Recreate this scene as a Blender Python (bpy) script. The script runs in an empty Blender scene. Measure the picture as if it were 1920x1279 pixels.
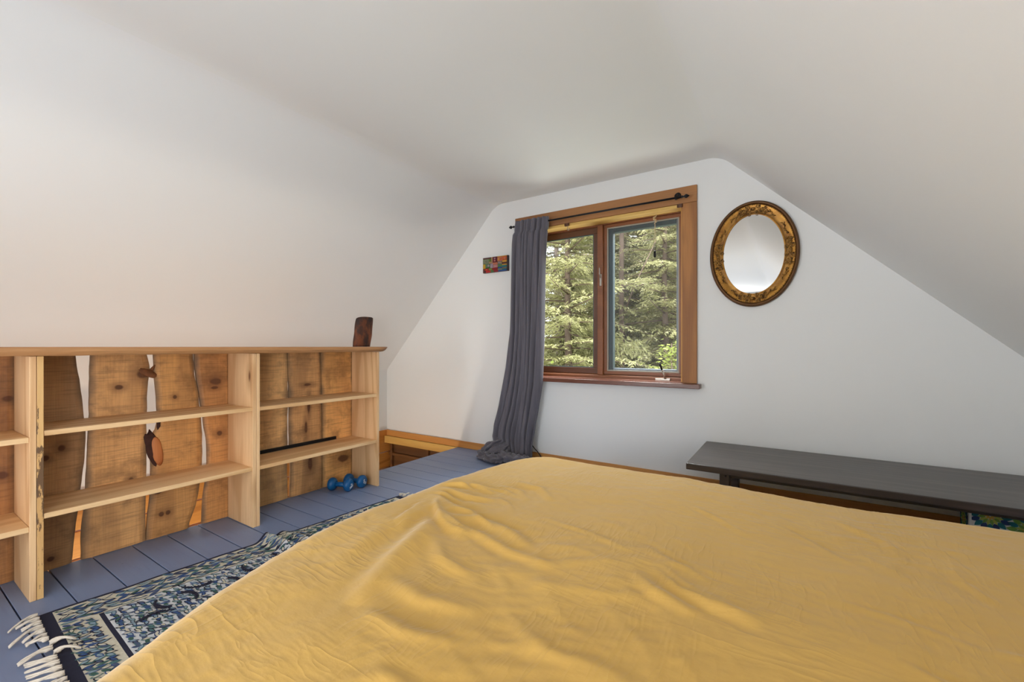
import bpy, bmesh, math, random
import numpy as np
from mathutils import Vector, Matrix, noise as mn
R = math.radians
random.seed(7); np.random.seed(7)
COL = bpy.context.scene.collection

# ------------------------------------------------------------------ helpers
def srgb(r, g, b):
    f = lambda c: (c/255/12.92) if c/255 <= .04045 else ((c/255+.055)/1.055)**2.4
    return (f(r), f(g), f(b), 1)

class NT:
    def __init__(s, name):
        s.m = bpy.data.materials.new(name); s.m.use_nodes = True
        s.t = s.m.node_tree; s.n = s.t.nodes; s.l = s.t.links
        s.bsdf = s.n['Principled BSDF']; s.out = s.n['Material Output']
        s.tc = s.n.new('ShaderNodeTexCoord')
    def node(s, typ, **kw):
        n = s.n.new(typ)
        for k, v in kw.items(): setattr(n, k, v)
        return n
    def link(s, a, b): s.l.new(a, b)
    def sep_z(s, v):
        n = s.n.new('ShaderNodeSeparateXYZ'); s.l.new(v, n.inputs[0]); return n.outputs[2]
    def inp(s, sock, v):
        if hasattr(v, 'is_linked') or isinstance(v, bpy.types.NodeSocket): s.l.new(v, sock)
        else: sock.default_value = v
    def math(s, op, a, b=0.0, c=0.0, clamp=False):
        n = s.node('ShaderNodeMath', operation=op); n.use_clamp = clamp
        s.inp(n.inputs[0], a); s.inp(n.inputs[1], b); s.inp(n.inputs[2], c)
        return n.outputs[0]
    def mapr(s, v, a, b, c=0.0, d=1.0, smooth=True):
        n = s.node('ShaderNodeMapRange'); n.interpolation_type = 'SMOOTHSTEP' if smooth else 'LINEAR'
        s.inp(n.inputs[0], v); n.inputs[1].default_value = a; n.inputs[2].default_value = b
        n.inputs[3].default_value = c; n.inputs[4].default_value = d
        return n.outputs[0]
    def scale(s, v, sc, off=None):
        n = s.node('ShaderNodeMapping'); s.inp(n.inputs[0], v); n.inputs['Scale'].default_value = sc
        if off is not None: s.inp(n.inputs['Location'], off)
        return n.outputs[0]
    def noise(s, v, sc=1, det=4, rough=.5, dist=0):
        n = s.node('ShaderNodeTexNoise'); s.inp(n.inputs['Vector'], v)
        n.inputs['Scale'].default_value = sc; n.inputs['Detail'].default_value = det
        n.inputs['Roughness'].default_value = rough; n.inputs['Distortion'].default_value = dist
        return n.outputs[0]
    def mix(s, f, a, b, mode='MIX'):
        n = s.node('ShaderNodeMix', data_type='RGBA', blend_type=mode)
        s.inp(n.inputs[0], f); s.inp(n.inputs[6], a); s.inp(n.inputs[7], b)
        return n.outputs[2]
    def bump(s, h, strength=.2, dist=.01, normal=None):
        n = s.node('ShaderNodeBump'); n.inputs['Strength'].default_value = strength
        n.inputs['Distance'].default_value = dist; s.inp(n.inputs['Height'], h)
        if normal is not None: s.inp(n.inputs['Normal'], normal)
        return n.outputs[0]
    def fin(s, col=None, rough=None, normal=None, **kw):
        if col is not None: s.inp(s.bsdf.inputs['Base Color'], col)
        if rough is not None: s.inp(s.bsdf.inputs['Roughness'], rough)
        if normal is not None: s.inp(s.bsdf.inputs['Normal'], normal)
        for k, v in kw.items(): s.inp(s.bsdf.inputs[k.replace('_', ' ')], v)
        return s.m

def plain(name, rgb, rough=.5, metal=0, var=.08, nsc=8, bump=0, **kw):
    t = NT(name); c = srgb(*rgb)
    nz = t.noise(t.tc.outputs['Object'], nsc, 4)
    dark = tuple(x*(1-var*2) for x in c[:3])+(1,)
    col = t.mix(nz, dark, tuple(min(1, x*(1+var)) for x in c[:3])+(1,))
    nrm = t.bump(t.noise(t.tc.outputs['Object'], nsc*12, 3), bump, .004) if bump else None
    return t.fin(col, rough, nrm, Metallic=metal, **kw)

def wood(name, light, mid, dark, axis=1, rough=.55, rings=9, knots=(), kdens=.25, kscale=1.0, ringw=.45,
         edge=None, stain=0, saw=0, rnd=True, knotcol=(96, 52, 22)):
    """pine grain running along axis (0 x, 1 y, 2 z); knots = [(u, v, ru, rv)] at exact y,z spots"""
    t = NT(name); o = t.tc.outputs['Object']
    if rnd:
        oi = t.node('ShaderNodeObjectInfo'); cb = t.node('ShaderNodeCombineXYZ')
        for i, k in enumerate((7.3, 13.7, 5.1)): t.link(t.math('MULTIPLY', oi.outputs['Random'], k), cb.inputs[i])
        va = t.node('ShaderNodeVectorMath', operation='ADD'); t.link(o, va.inputs[0]); t.link(cb.outputs[0], va.inputs[1]); p = va.outputs[0]
    else: p = o
    def sc(al, ac): v = [ac, ac, ac]; v[axis] = al; return tuple(v)
    base = t.noise(t.scale(p, sc(.9, 5)), 1, 3, .5, .4)
    ring = t.math('SINE', t.math('MULTIPLY', t.noise(t.scale(p, sc(.35, 3.2)), 1, 2, .4, .2), rings*6.283))
    ring = t.mapr(ring, -.2, 1)
    fine = t.noise(t.scale(p, sc(6, 160)), 1, 4, .6)
    col = t.mix(base, srgb(*light), srgb(*mid))
    col = t.mix(t.math('MULTIPLY', ring, ringw), col, srgb(*dark))
    col = t.mix(t.mapr(fine, .35, .75, 0, .28), col, srgb(*dark))
    # scattered knots
    vo = t.node('ShaderNodeTexVoronoi'); vo.inputs['Scale'].default_value = 1
    t.link(t.scale(p, sc(2.2*kscale, 5.5*kscale)), vo.inputs['Vector'])
    sep = t.node('ShaderNodeSeparateColor'); t.link(vo.outputs['Color'], sep.inputs[0])
    on = t.math('LESS_THAN', sep.outputs[0], kdens)
    k = t.math('MULTIPLY', t.mapr(vo.outputs['Distance'], .04, .1, 1, 0), on)
    halo = t.math('MULTIPLY', t.mapr(vo.outputs['Distance'], .05, .3, .5, 0), on)
    if knots:
        sx = t.node('ShaderNodeSeparateXYZ'); t.link(o, sx.inputs[0])
        wob = t.math('MULTIPLY_ADD', t.noise(o, 25, 2), .6, -.3)
        for (u, v, ru, rv) in knots:
            du = t.math('DIVIDE', t.math('SUBTRACT', sx.outputs[1], u), ru)
            dv = t.math('DIVIDE', t.math('SUBTRACT', sx.outputs[2], v), rv)
            d = t.math('ADD', t.math('SQRT', t.math('ADD', t.math('MULTIPLY', du, du), t.math('MULTIPLY', dv, dv))), wob)
            k = t.math('MAXIMUM', k, t.mapr(d, .6, 1.1, 1, 0)); halo = t.math('MAXIMUM', halo, t.mapr(d, .8, 3.2, .55, 0))
    col = t.mix(halo, col, srgb(*[int(a*.6+b*.4) for a, b in zip(dark, knotcol)]))
    col = t.mix(t.math('MULTIPLY', k, .9), col, srgb(*knotcol))
    if saw:
        s2 = t.noise(t.scale(o, (40, 6, 130)), 1, 3, .6)
        col = t.mix(t.mapr(s2, .45, .7, 0, saw), col, srgb(*[int(c*.55) for c in mid]))
        bl = t.noise(o, 5, 5, .65)
        col = t.mix(t.mapr(bl, .48, .68, 0, .5), col, srgb(*[int(c*.66) for c in dark]))
    if edge:
        uv = t.node('ShaderNodeSeparateXYZ'); t.link(t.tc.outputs['UV'], uv.inputs[0])
        e = t.math('ABSOLUTE', t.math('MULTIPLY_ADD', uv.outputs[0], 2, -1))
        e = t.math('ADD', e, t.math('MULTIPLY_ADD', t.noise(o, 9, 4), .5, -.25))
        col = t.mix(t.mapr(e, .74, 1.08, 0, .8), col, srgb(*edge))
    if stain:
        sn = t.noise(t.scale(o, (60, 60, 14)), 1, 5, .7)
        low = t.noise(t.scale(o, (3, 3, 2.2)), 1, 1)
        col = t.mix(t.mapr(t.math('ADD', sn, t.math('MULTIPLY', t.math('SUBTRACT', .34, t.math('ABSOLUTE', t.math('SUBTRACT', t.sep_z(o), .46))), .55)), .60, .66, 0, stain), col, srgb(96, 70, 48))
    nrm = t.bump(t.math('ADD', fine, t.math('MULTIPLY', k, -.6)), .18, .004)
    return t.fin(col, rough, nrm)

def newobj(name, me, parent=None):
    o = bpy.data.objects.new(name, me); COL.objects.link(o)
    if parent is not None: o.parent = parent
    return o

class MB:
    """collects shapes and links them as one mesh object"""
    def __init__(s, off=(0, 0, 0)): s.b = bmesh.new(); s.off = Vector(off); s.mi = 0
    def _add(s, verts, faces, smooth=False):
        vs = [s.b.verts.new(Vector(v)-s.off) for v in verts]
        for f in faces:
            try:
                fc = s.b.faces.new([vs[i] for i in f]); fc.smooth = smooth; fc.material_index = s.mi
            except ValueError: pass
        return vs
    def box(s, x0, x1, y0, y1, z0, z1, bev=0, seg=2, mat=None):
        t = bmesh.new(); bmesh.ops.create_cube(t, size=1)
        for v in t.verts: v.co = Vector(((x0+x1)/2+v.co.x*(x1-x0), (y0+y1)/2+v.co.y*(y1-y0), (z0+z1)/2+v.co.z*(z1-z0)))
        if bev: bmesh.ops.bevel(t, geom=t.edges[:], offset=bev, segments=seg, affect='EDGES', profile=.5)
        s.join(t, mat); return s
    def join(s, t, mat=None, smooth=None):
        t.verts.ensure_lookup_table()
        vs = [(mat @ v.co) if mat else v.co.copy() for v in t.verts]
        t.verts.index_update()
        new = [s.b.verts.new(v-s.off) for v in vs]
        for f in t.faces:
            try:
                nf = s.b.faces.new([new[v.index] for v in f.verts]); nf.smooth = f.smooth if smooth is None else smooth; nf.material_index = s.mi
            except ValueError: pass
        t.free()
    def tube(s, pts, r, n=8, cap=True, smooth=True):
        pts = [Vector(p) for p in pts]; rs = r if isinstance(r, (list, tuple)) else [r]*len(pts)
        verts = []; ref = Vector((0, 0, 1))
        for i, p in enumerate(pts):
            d = (pts[min(i+1, len(pts)-1)]-pts[max(i-1, 0)]).normalized()
            if abs(d.dot(ref)) > .95: ref = Vector((1, 0, 0)) if abs(d.x) < .9 else Vector((0, 1, 0))
            a = d.cross(ref).normalized(); b = d.cross(a); ref = -a.cross(d).normalized() if False else ref
            for k in range(n):
                an = 2*math.pi*k/n; verts.append(p+(a*math.cos(an)+b*math.sin(an))*rs[i])
        faces = [(i*n+k, i*n+(k+1) % n, (i+1)*n+(k+1) % n, (i+1)*n+k) for i in range(len(pts)-1) for k in range(n)]
        if cap: faces += [tuple(range(n))[::-1], tuple((len(pts)-1)*n+k for k in range(n))]
        s._add(verts, faces, smooth); return s
    def lathe(s, prof, origin, axis, n=24, smooth=True):
        """prof = [(t along axis, radius)]"""
        ax = Vector(axis).normalized(); ref = Vector((0, 0, 1)) if abs(ax.z) < .9 else Vector((1, 0, 0))
        a = ax.cross(ref).normalized(); b = ax.cross(a); o = Vector(origin); verts = []
        for (t, r) in prof:
            for k in range(n):
                an = 2*math.pi*k/n; verts.append(o+ax*t+(a*math.cos(an)+b*math.sin(an))*max(r, 1e-5))
        m = len(prof)
        faces = [(i*n+k, i*n+(k+1) % n, (i+1)*n+(k+1) % n, (i+1)*n+k) for i in range(m-1) for k in range(n)]
        faces += [tuple(range(n))[::-1], tuple((m-1)*n+k for k in range(n))]
        s._add(verts, faces, smooth); return s
    def sphere(s, c, r, sc=(1, 1, 1), sub=2):
        t = bmesh.new(); bmesh.ops.create_icosphere(t, subdivisions=sub, radius=r)
        for v in t.verts: v.co = Vector((c[0]+v.co.x*sc[0], c[1]+v.co.y*sc[1], c[2]+v.co.z*sc[2]))
        s.join(t, smooth=True); return s
    def prism(s, poly, lift, smooth=False):
        """poly = list of 3d points, lift = extrusion vector"""
        n = len(poly); L = Vector(lift); P = [Vector(p) for p in poly]
        s._add(P+[p+L for p in P], [tuple(range(n))[::-1], tuple(range(n, 2*n))]+[(i, (i+1) % n, n+(i+1) % n, n+i) for i in range(n)], smooth); return s
    def build(s, name, mat, parent=None, world=False):
        bmesh.ops.recalc_face_normals(s.b, faces=s.b.faces[:])
        me = bpy.data.meshes.new(name); s.b.to_mesh(me); s.b.free()
        for m in (mat if isinstance(mat, list) else [mat]): me.materials.append(m)
        o = newobj(name, me, parent)
        if parent is None or world: o.location = s.off
        return o

def tag(o, label=None, cat=None, group=None, kind=None):
    for k, v in (('label', label), ('category', cat), ('group', group), ('kind', kind)):
        if v: o[k] = v
    return o
def empty(name, loc, label=None, cat=None, group=None, kind=None):
    o = bpy.data.objects.new(name, None); COL.objects.link(o); o.location = loc; o.empty_display_size = .05
    return tag(o, label, cat, group, kind)
def struct(o): return tag(o, kind='structure')

# ------------------------------------------------------------------ materials
def plaster(name, c, amp=.1):
    t = NT(name); o = t.tc.outputs['Object']
    n = t.noise(o, 1.3, 3); c0 = srgb(*c)
    col = t.mix(n, tuple(x*.97 for x in c0[:3])+(1,), c0)
    h = t.math('ADD', t.noise(o, 2.2, 3), t.math('MULTIPLY', t.noise(o, 60, 3), .05))
    return t.fin(col, .75, t.bump(h, amp, .03))
M = {}
M['wall'] = plaster('wall_paint', (237, 239, 238))
M['ceil'] = plaster('ceiling_paint', (238, 240, 237))
M['pine'] = wood('light_pine', (238, 206, 160), (228, 188, 136), (200, 150, 94), axis=1, rings=9, ringw=.5, kdens=.3)
M['pine_z'] = wood('light_pine_upright', (238, 204, 160), (226, 184, 134), (194, 142, 90), axis=2, rings=9, ringw=.5, kdens=.3)
M['pine_stain'] = wood('stained_pine_edge', (226, 188, 130), (214, 170, 108), (188, 138, 80), axis=2, rings=6, ringw=.3, stain=.95)
M['plank'] = wood('live_edge_plank', (196, 148, 98), (170, 118, 72), (110, 70, 40), axis=1, rings=5, ringw=.5, kdens=.2)
M['trim'] = wood('orange_pine_trim', (214, 156, 84), (200, 136, 66), (168, 102, 46), axis=0, rings=5, ringw=.35, kdens=.22)
M['trim_y'] = wood('orange_pine_trim_side', (214, 150, 74), (200, 130, 58), (168, 98, 40), axis=1, rings=5, ringw=.35, kdens=.22)
M['casing'] = wood('window_casing_pine', (180, 128, 76), (162, 108, 60), (120, 74, 40), axis=0, rings=5, ringw=.5, kdens=.2, knotcol=(70, 36, 20))
M['casing_z'] = wood('window_casing_pine_upright', (188, 132, 74), (168, 110, 56), (122, 74, 38), axis=2, rings=5, ringw=.5, kdens=.3, knotcol=(70, 36, 20))
M['jamb'] = wood('window_jamb_pine', (232, 196, 112), (216, 172, 90), (180, 128, 62), axis=0, rings=4, ringw=.35, kdens=.15)
M['jamb_z'] = wood('window_jamb_side', (214, 166, 92), (196, 142, 72), (160, 104, 50), axis=2, rings=4, ringw=.35, kdens=.15)
M['sash'] = wood('window_sash_wood', (150, 96, 60), (134, 82, 50), (102, 60, 36), axis=0, rings=4, ringw=.3, kdens=.05, rough=.4)
M['sash_dark'] = wood('window_sash_dark_wood', (110, 74, 52), (96, 62, 44), (66, 42, 32), axis=0, rings=4, ringw=.3, kdens=.02, rough=.4)
M['sill'] = wood('window_sill_wood', (128, 82, 66), (112, 68, 54), (80, 46, 38), axis=0, rings=4, ringw=.3, kdens=.05, rough=.25)
M['stairwood'] = wood('stairwell_boards', (214, 156, 78), (196, 132, 60), (150, 92, 38), axis=1, rings=6, ringw=.5, kdens=.3)
M['stairbrown'] = wood('stairwell_brown_panel', (122, 84, 44), (104, 68, 34), (70, 44, 22), axis=0, rings=6, ringw=.5, kdens=.3)
M['black'] = plain('black_metal', (30, 30, 33), .4, .6, .05)
M['teal'] = plain('teal_sash_paint', (52, 78, 84), .45)
M['bluegrey'] = plain('grey_blue_sash_paint', (134, 146, 158), .4)
M['gasket'] = plain('pale_grey_gasket', (168, 166, 156), .5)
M['chrome'] = plain('satin_metal', (176, 168, 158), .3, .8)
M['cream'] = plain('cream_string', (214, 196, 160), .8)
M['grey'] = plain('dark_grey_void', (36, 32, 30), .8)

# glass panes and the insect screen
def glass(name, tint, gl=.06):
    t = NT(name); tr = t.node('ShaderNodeBsdfTransparent'); tr.inputs[0].default_value = tint
    g = t.node('ShaderNodeBsdfGlossy'); g.inputs['Roughness'].default_value = .02
    ly = t.node('ShaderNodeLayerWeight'); ly.inputs[0].default_value = .2
    mx = t.node('ShaderNodeMixShader'); t.link(t.math('MULTIPLY', ly.outputs['Fresnel'], gl*4, clamp=True), mx.inputs[0])
    t.link(tr.outputs[0], mx.inputs[1]); t.link(g.outputs[0], mx.inputs[2]); t.link(mx.outputs[0], t.out.inputs[0]); return t.m
M['glass'] = glass('window_glass', (.97, .99, .98, 1))
def screen():
    t = NT('insect_screen'); tr = t.node('ShaderNodeBsdfTransparent'); df = t.node('ShaderNodeBsdfDiffuse')
    df.inputs[0].default_value = srgb(150, 152, 155); mx = t.node('ShaderNodeMixShader')
    t.link(t.mapr(t.noise(t.tc.outputs['Object'], 900, 1),   .3, .7, .05, .14), mx.inputs[0])
    t.link(tr.outputs[0], mx.inputs[1]); t.link(df.outputs[0], mx.inputs[2]); t.link(mx.outputs[0], t.out.inputs[0]); return t.m
M['screen'] = screen()

# ------------------------------------------------------------------ room shell
YB, YF = 3.34, -5.5          # far gable wall, near gable wall
XL, XR = -3.86, 1.27         # knee walls
CZ = 2.333; XA, XC = -2.353, -.437; ZL = .74; ZR = .68
HOLE = -2.81                 # edge of the blue floor at the stairwell

def arc(p0, p1, p2, r, n=8):
    """rounded corner at p1"""
    a = Vector(p0)-Vector(p1); b = Vector(p2)-Vector(p1); a.normalize(); b.normalize()
    P = Vector(p1); out = []
    for i in range(n+1):
        t = i/n; out.append(tuple((P+a*r)*(1-t)**2+P*2*t*(1-t)+(P+b*r)*t**2))
    return out
def shell(name, inner, off, mat):
    """extrude an inner xz polyline, given an outward offset, along y"""
    mb = MB(); ys = [YF-.1, YB+.18]
    m = len(inner); outer = [(x+off[0], z+off[1]) for x, z in inner]
    P = [(x, ys[0], z) for x, z in inner]+[(x, ys[1], z) for x, z in inner]
    mb._add(P, [(i, i+1, m+i+1, m+i) for i in range(m-1)], True)
    P = [(x, ys[0], z) for x, z in outer]+[(x, ys[1], z) for x, z in outer]
    mb._add(P, [(i, m+i, m+i+1, i+1) for i in range(m-1)], False)
    o = mb.build(name, mat); struct(o); return o
kl = arc((XL, -.1), (XL, ZL), (XA, CZ), .03, 3)
cl = arc((XL, ZL), (XA, CZ), (XC, CZ), .09, 10)
cr = arc((XA, CZ), (XC, CZ), (XR, ZR), .09, 10)
kr = arc((XC, CZ), (XR, ZR), (XR, 0), .03, 3)
shell('wall_left', [(XL, 0)]+kl+cl[:6], (-.15, .0), M['wall'])
shell('ceiling', cl[5:]+cr[:6], (0, .15), M['ceil'])
shell('wall_right', cr[5:]+kr+[(XR, -.02)], (.15, 0), M['wall'])

def gable(name, y0, y1, hole=None):
    prof = [(XL-.02, 0)]+[(XL-.02, ZL)]+[(XA-.02, CZ+.02), (XC+.02, CZ+.02), (XR+.02, ZR), (XR+.02, 0)]
    mb = MB()
    def clip(x0, x1, z0, z1):
        pts = []
        xs = sorted(set([x0, x1]+[p[0] for p in prof if x0 < p[0] < x1]))
        def top(x):
            if x <= XA-.02: return ZL+(x-(XL-.02))/(XA-XL)*(CZ+.02-ZL)
            if x <= XC+.02: return CZ+.02
            return CZ+.02+(x-(XC+.02))/(XR-XC)*(ZR-CZ-.02)
        up = [(x, min(z1, top(x))) for x in xs]
        poly = [(x0, z0)]+[(x1, z0)]+[(x, z) for x, z in reversed(up) if z > z0]
        mb.prism([(x, y0, z) for x, z in poly], (0, y1-y0, 0))
    if hole:
        hx0, hx1, hz0, hz1 = hole
        clip(XL-.02, hx0, 0, 9); clip(hx1, XR+.02, 0, 9); clip(hx0, hx1, 0, hz0); clip(hx0, hx1, hz1, 9)
    else: clip(XL-.02, XR+.02, 0, 9)
    return struct(mb.build(name, M['wall']))
WX0, WX1, WZ0, WZ1 = -2.03, -.685, .735, 2.04
gable('wall_back', YB, YB+.20, (WX0, WX1, WZ0, WZ1))
gable('wall_front', YF-.1, YF, (-2.0, -.7, .6, 2.0))

# floor boards, blue painted, running from stairwell to right knee wall
def floor_mat():
    t = NT('blue_floor_paint'); o = t.tc.outputs['Object']
    n = t.noise(t.scale(o, (1.2, 4, 1)), 1, 4); f = t.noise(t.scale(o, (5, 60, 1)), 1, 4)
    col = t.mix(n, srgb(114, 130, 162), srgb(130, 146, 180)); col = t.mix(t.mapr(f, .5, .8, 0, .25), col, srgb(100, 112, 146))
    sp = t.noise(o, 38, 2, .5); col = t.mix(t.mapr(sp, .76, .8, 0, .8), col, srgb(52, 54, 66))
    return t.fin(col, t.mapr(n, .3, .7, .36, .5), t.bump(f, .12, .004))
mb = MB()
ys = [YF]; y = .351-.145*41
while y < YB:
    if y > YF+.02: ys.append(y)
    y += .145
ys.append(YB)
for a, b in zip(ys, ys[1:]): mb.box(HOLE, XR, a+.0024, b-.0024, -.022, 0, .0012, 1)
mb.mi = 1; mb.box(HOLE+.002, XR, YF, YB, -.05, -.0225)
fl = mb.build('floor', [floor_mat(), M['grey']]); struct(fl)
# stairwell lining, joist face and lower landing
mb = MB()
mb.box(HOLE-.0, HOLE+.04, YF, YB, -.26, -.051, .001, 1)
struct(mb.build('trim_1', M['stairwood'])); 
mb = MB()
for k, (a, b) in enumerate([(-.185, -.004), (-.37, -.198), (-.56, -.38), (-.75, -.57), (-.94, -.76), (-2.3, -.95)]):
    mb.box(XL-.10, XL-.015-(.012 if k else 0), YF, YB+.1, a, b, .003, 1)
struct(mb.build('wall_stairwell_left', M['stairwood']))
mb = MB()
mb.box(XL-.1, HOLE+.1, YB+.075, YB+.12, -2.3, -.08)
for x in (XL+.0, -3.3): mb.box(x, x+.03, YB+.045, YB+.076, -2.3, -.08, .002, 1)
mb.box(XL-.1, HOLE+.1, YB+.05, YB+.076, -.235, -.205, .002, 1)
struct(mb.build('wall_stairwell_back', M['stairbrown']))
mb = MB(); mb.box(HOLE, HOLE+.04, YF, YB+.1, -2.3, -.262); struct(mb.build('wall_stairwell_right', M['stairbrown']))
mb = MB(); mb.box(XL-.1, HOLE+.1, YF, YB+.12, -2.34, -2.3); struct(mb.build('floor_landing', M['stairwood']))
mb = MB(); mb.box(XL-.1, HOLE+.1, YF-.05, YF, -2.3, 0); struct(mb.build('wall_stairwell_front', M['stairbrown']))
# baseboards and stairwell rim bands
mb = MB(); mb.box(XL, XR, YB-.016, YB, .001, .066, .003, 2); struct(mb.build('baseboard_back', M['trim']))
mb = MB(); mb.box(XL, XL+.016, YF, YB-.017, .001, .066, .003, 2); struct(mb.build('baseboard_left', M['trim_y']))
mb = MB(); mb.box(XR-.016, XR, YF, YB-.017, .001, .066, .003, 2); struct(mb.build('baseboard_right', M['trim_y']))
mb = MB(); mb.box(XL-.01, HOLE-.001, YB-.03, YB+.05, -.078, -.0005, .002, 1); struct(mb.build('trim_2', M['jamb']))

# ------------------------------------------------------------------ window
win = empty('window_1', (-1.36, YB, WZ0), kind='structure')
win['label'] = 'wide wooden two-part window looking on the trees'
WO = (-1.36, YB, WZ0)
def W(): return MB(WO)
mb = W(); mb.box(-2.127, -.586, 3.318, YB, WZ1, 2.16, .003, 2); mb.build('head_casing', M['casing'], win)
for x0, x1 in ((-2.127, WX0), (WX1, -.586)):
    mb = W(); mb.box(x0, x1, 3.318, YB, WZ0, WZ1-.001, .003, 2); mb.build('side_casing', M['casing_z'], win)
mb = W(); mb.box(-2.15, -.559, 3.27, YB, .700, .7335, .004, 2); mb.box(WX0+.001, WX1-.001, YB-.001, 3.49, .705, .7375, .002, 1); mb.build('window_sill', M['sill'], win)
mb = W(); mb.box(WX0, WX1, 3.342, 3.50, WZ1-.008, WZ1, .001, 1); mb.box(WX0+.02, WX1-.02, 3.325, 3.341, WZ1-.022, WZ1-.001, .002, 1); mb.build('head_jamb', M['jamb'], win)
for x0, x1 in ((WX0, WX0+.014), (WX1-.014, WX1)):
    mb = W(); mb.box(x0, x1, 3.342, 3.50, WZ0+.003, WZ1-.009, .001, 1); mb.build('side_jamb', M['jamb_z'], win)
def ring(mb, x0, x1, z0, z1, w, y0, y1, bev=.002):
    mb.box(x0, x1, y0, y1, z1-w, z1, bev, 1); mb.box(x0, x1, y0, y1, z0, z0+w, bev, 1)
    mb.box(x0, x0+w, y0, y1, z0+w, z1-w, bev, 1); mb.box(x1-w, x1, y0, y1, z0+w, z1-w, bev, 1)
mb = W(); ring(mb, WX0+.001, WX1-.001, WZ0+.002, WZ1-.001, .034, 3.451, 3.50); 
ring(mb, WX0+.015, WX1-.015, WZ0+.004, WZ1-.016, .014, 3.43, 3.450)
mb.box(WX0+.016, WX1-.016, 3.405, 3.429, WZ0+.003, WZ0+.03, .003, 1); mb.build('window_frame', M['sash'], win)
mb = W(); mb.box(-1.378, -1.332, 3.41, 3.50, WZ0+.031, WZ1-.031, .004, 2); mb.build('mullion', M['sash'], win)
# left fixed sash
ls = W(); ring(ls, WX0+.036, -1.379, WZ0+.037, WZ1-.036, .05, 3.456, 3.495); lso = ls.build('fixed_sash', M['sash_dark'], win)
mb = W(); ring(mb, WX0+.086, -1.429, WZ0+.087, WZ1-.086, .006, 3.462, 3.478, 0); mb.build('glazing_bead', M['teal'], lso)
mb = W(); mb.box(WX0+.086, -1.429, 3.480, 3.484, WZ0+.087, WZ1-.086); mb.build('glass_pane', M['glass'], lso)
# right casement: inner wood stop, screen, outer painted sash
mb = W(); ring(mb, -1.331, WX1-.030, WZ0+.037, WZ1-.032, .026, 3.436, 3.452); mb.build('sash_stop', M['sash'], win)
sc_ = W(); ring(sc_, -1.305, WX1-.056, WZ0+.063, WZ1-.058, .010, 3.440, 3.452, .001); sco = sc_.build('screen_frame', M['gasket'], win)
mb = W(); mb.box(-1.294, WX1-.067, 3.446, 3.447, WZ0+.074, WZ1-.069); mb.build('screen_mesh', M['screen'], sco)
rs = W()
rs.box(-1.331, -1.262, 3.458, 3.51, WZ0+.037, WZ1-.036, .003, 1); rs.box(-1.261, WX1-.081, 3.458, 3.51, WZ1-.099, WZ1-.036, .003, 1)
rs.mi = 1; rs.box(WX1-.080, WX1-.036, 3.458, 3.51, WZ0+.037, WZ1-.036, .003, 1); rs.box(-1.261, WX1-.081, 3.458, 3.51, WZ0+.037, WZ0+.088, .003, 1)
rso = rs.build('casement_sash', [M['teal'], M['bluegrey']], win)
mb = W(); mb.box(-1.261, WX1-.081, 3.486, 3.490, WZ0+.089, WZ1-.1); mb.build('glass_pane', M['glass'], rso)
# crank handle and sash lock
ck = W(); ck.box(-.905, -.795, 3.385, 3.404, WZ0+.004, WZ0+.022, .004, 2); cko = ck.build('crank_base', M['chrome'], win)
mb = W(); mb.tube([(-.832, 3.39, WZ0+.022), (-.838, 3.385, WZ0+.05), (-.852, 3.375, WZ0+.09)], [.009, .007, .0055], 10); mb.build('crank_arm', M['chrome'], cko)
mb = W(); mb.tube([(-.852, 3.375, WZ0+.09), (-.858, 3.37, WZ0+.11), (-.863, 3.368, WZ0+.128)], [.007, .008, .008], 10); mb.sphere((-.864, 3.367, WZ0+.13), .009); mb.build('crank_knob', M['black'], cko)
lk = W(); lk.box(-1.357, -1.340, 3.400, 3.410, 1.50, 1.60, .004, 2); lko = lk.build('sash_lock', M['chrome'], win)
mb = W(); mb.tube([(-1.348, 3.398, 1.57), (-1.348, 3.385, 1.60), (-1.349, 3.38, 1.65)], [.007, .006, .004], 8); mb.build('lock_lever', M['chrome'], lko)

# seat the glazed unit at the back of the deep reveal
def descend(o):
    for c in o.children: yield c; yield from descend(c)
for c in descend(win):
    if c.type == 'MESH' and c.name.split('.')[0] not in ('head_casing', 'side_casing', 'window_sill', 'head_jamb', 'side_jamb'):
        for v in c.data.vertices:
            x, y, z = v.co.x+WO[0], v.co.y+WO[1], v.co.z+WO[2]
            v.co = (-.72+(x+.72)*1.026-WO[0], y+.05-WO[1], 1+(z-1)*1.014-WO[2])
# assumed rear window (behind the viewer), unseen, added to carry the fill light
w2 = empty('window_2', (-1.35, YF, .6), kind='structure')
mb = MB((-1.35, YF, .6)); ring(mb, -2.0, -.7, .6, 2.0, .05, YF-.08, YF-.03); mb.build('window_frame', M['sash'], w2)
mb = MB((-1.35, YF, .6)); ring(mb, -2.08, -.62, .52, 2.08, .08, YF+.001, YF+.02); mb.build('window_casing', M['casing'], w2)

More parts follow.
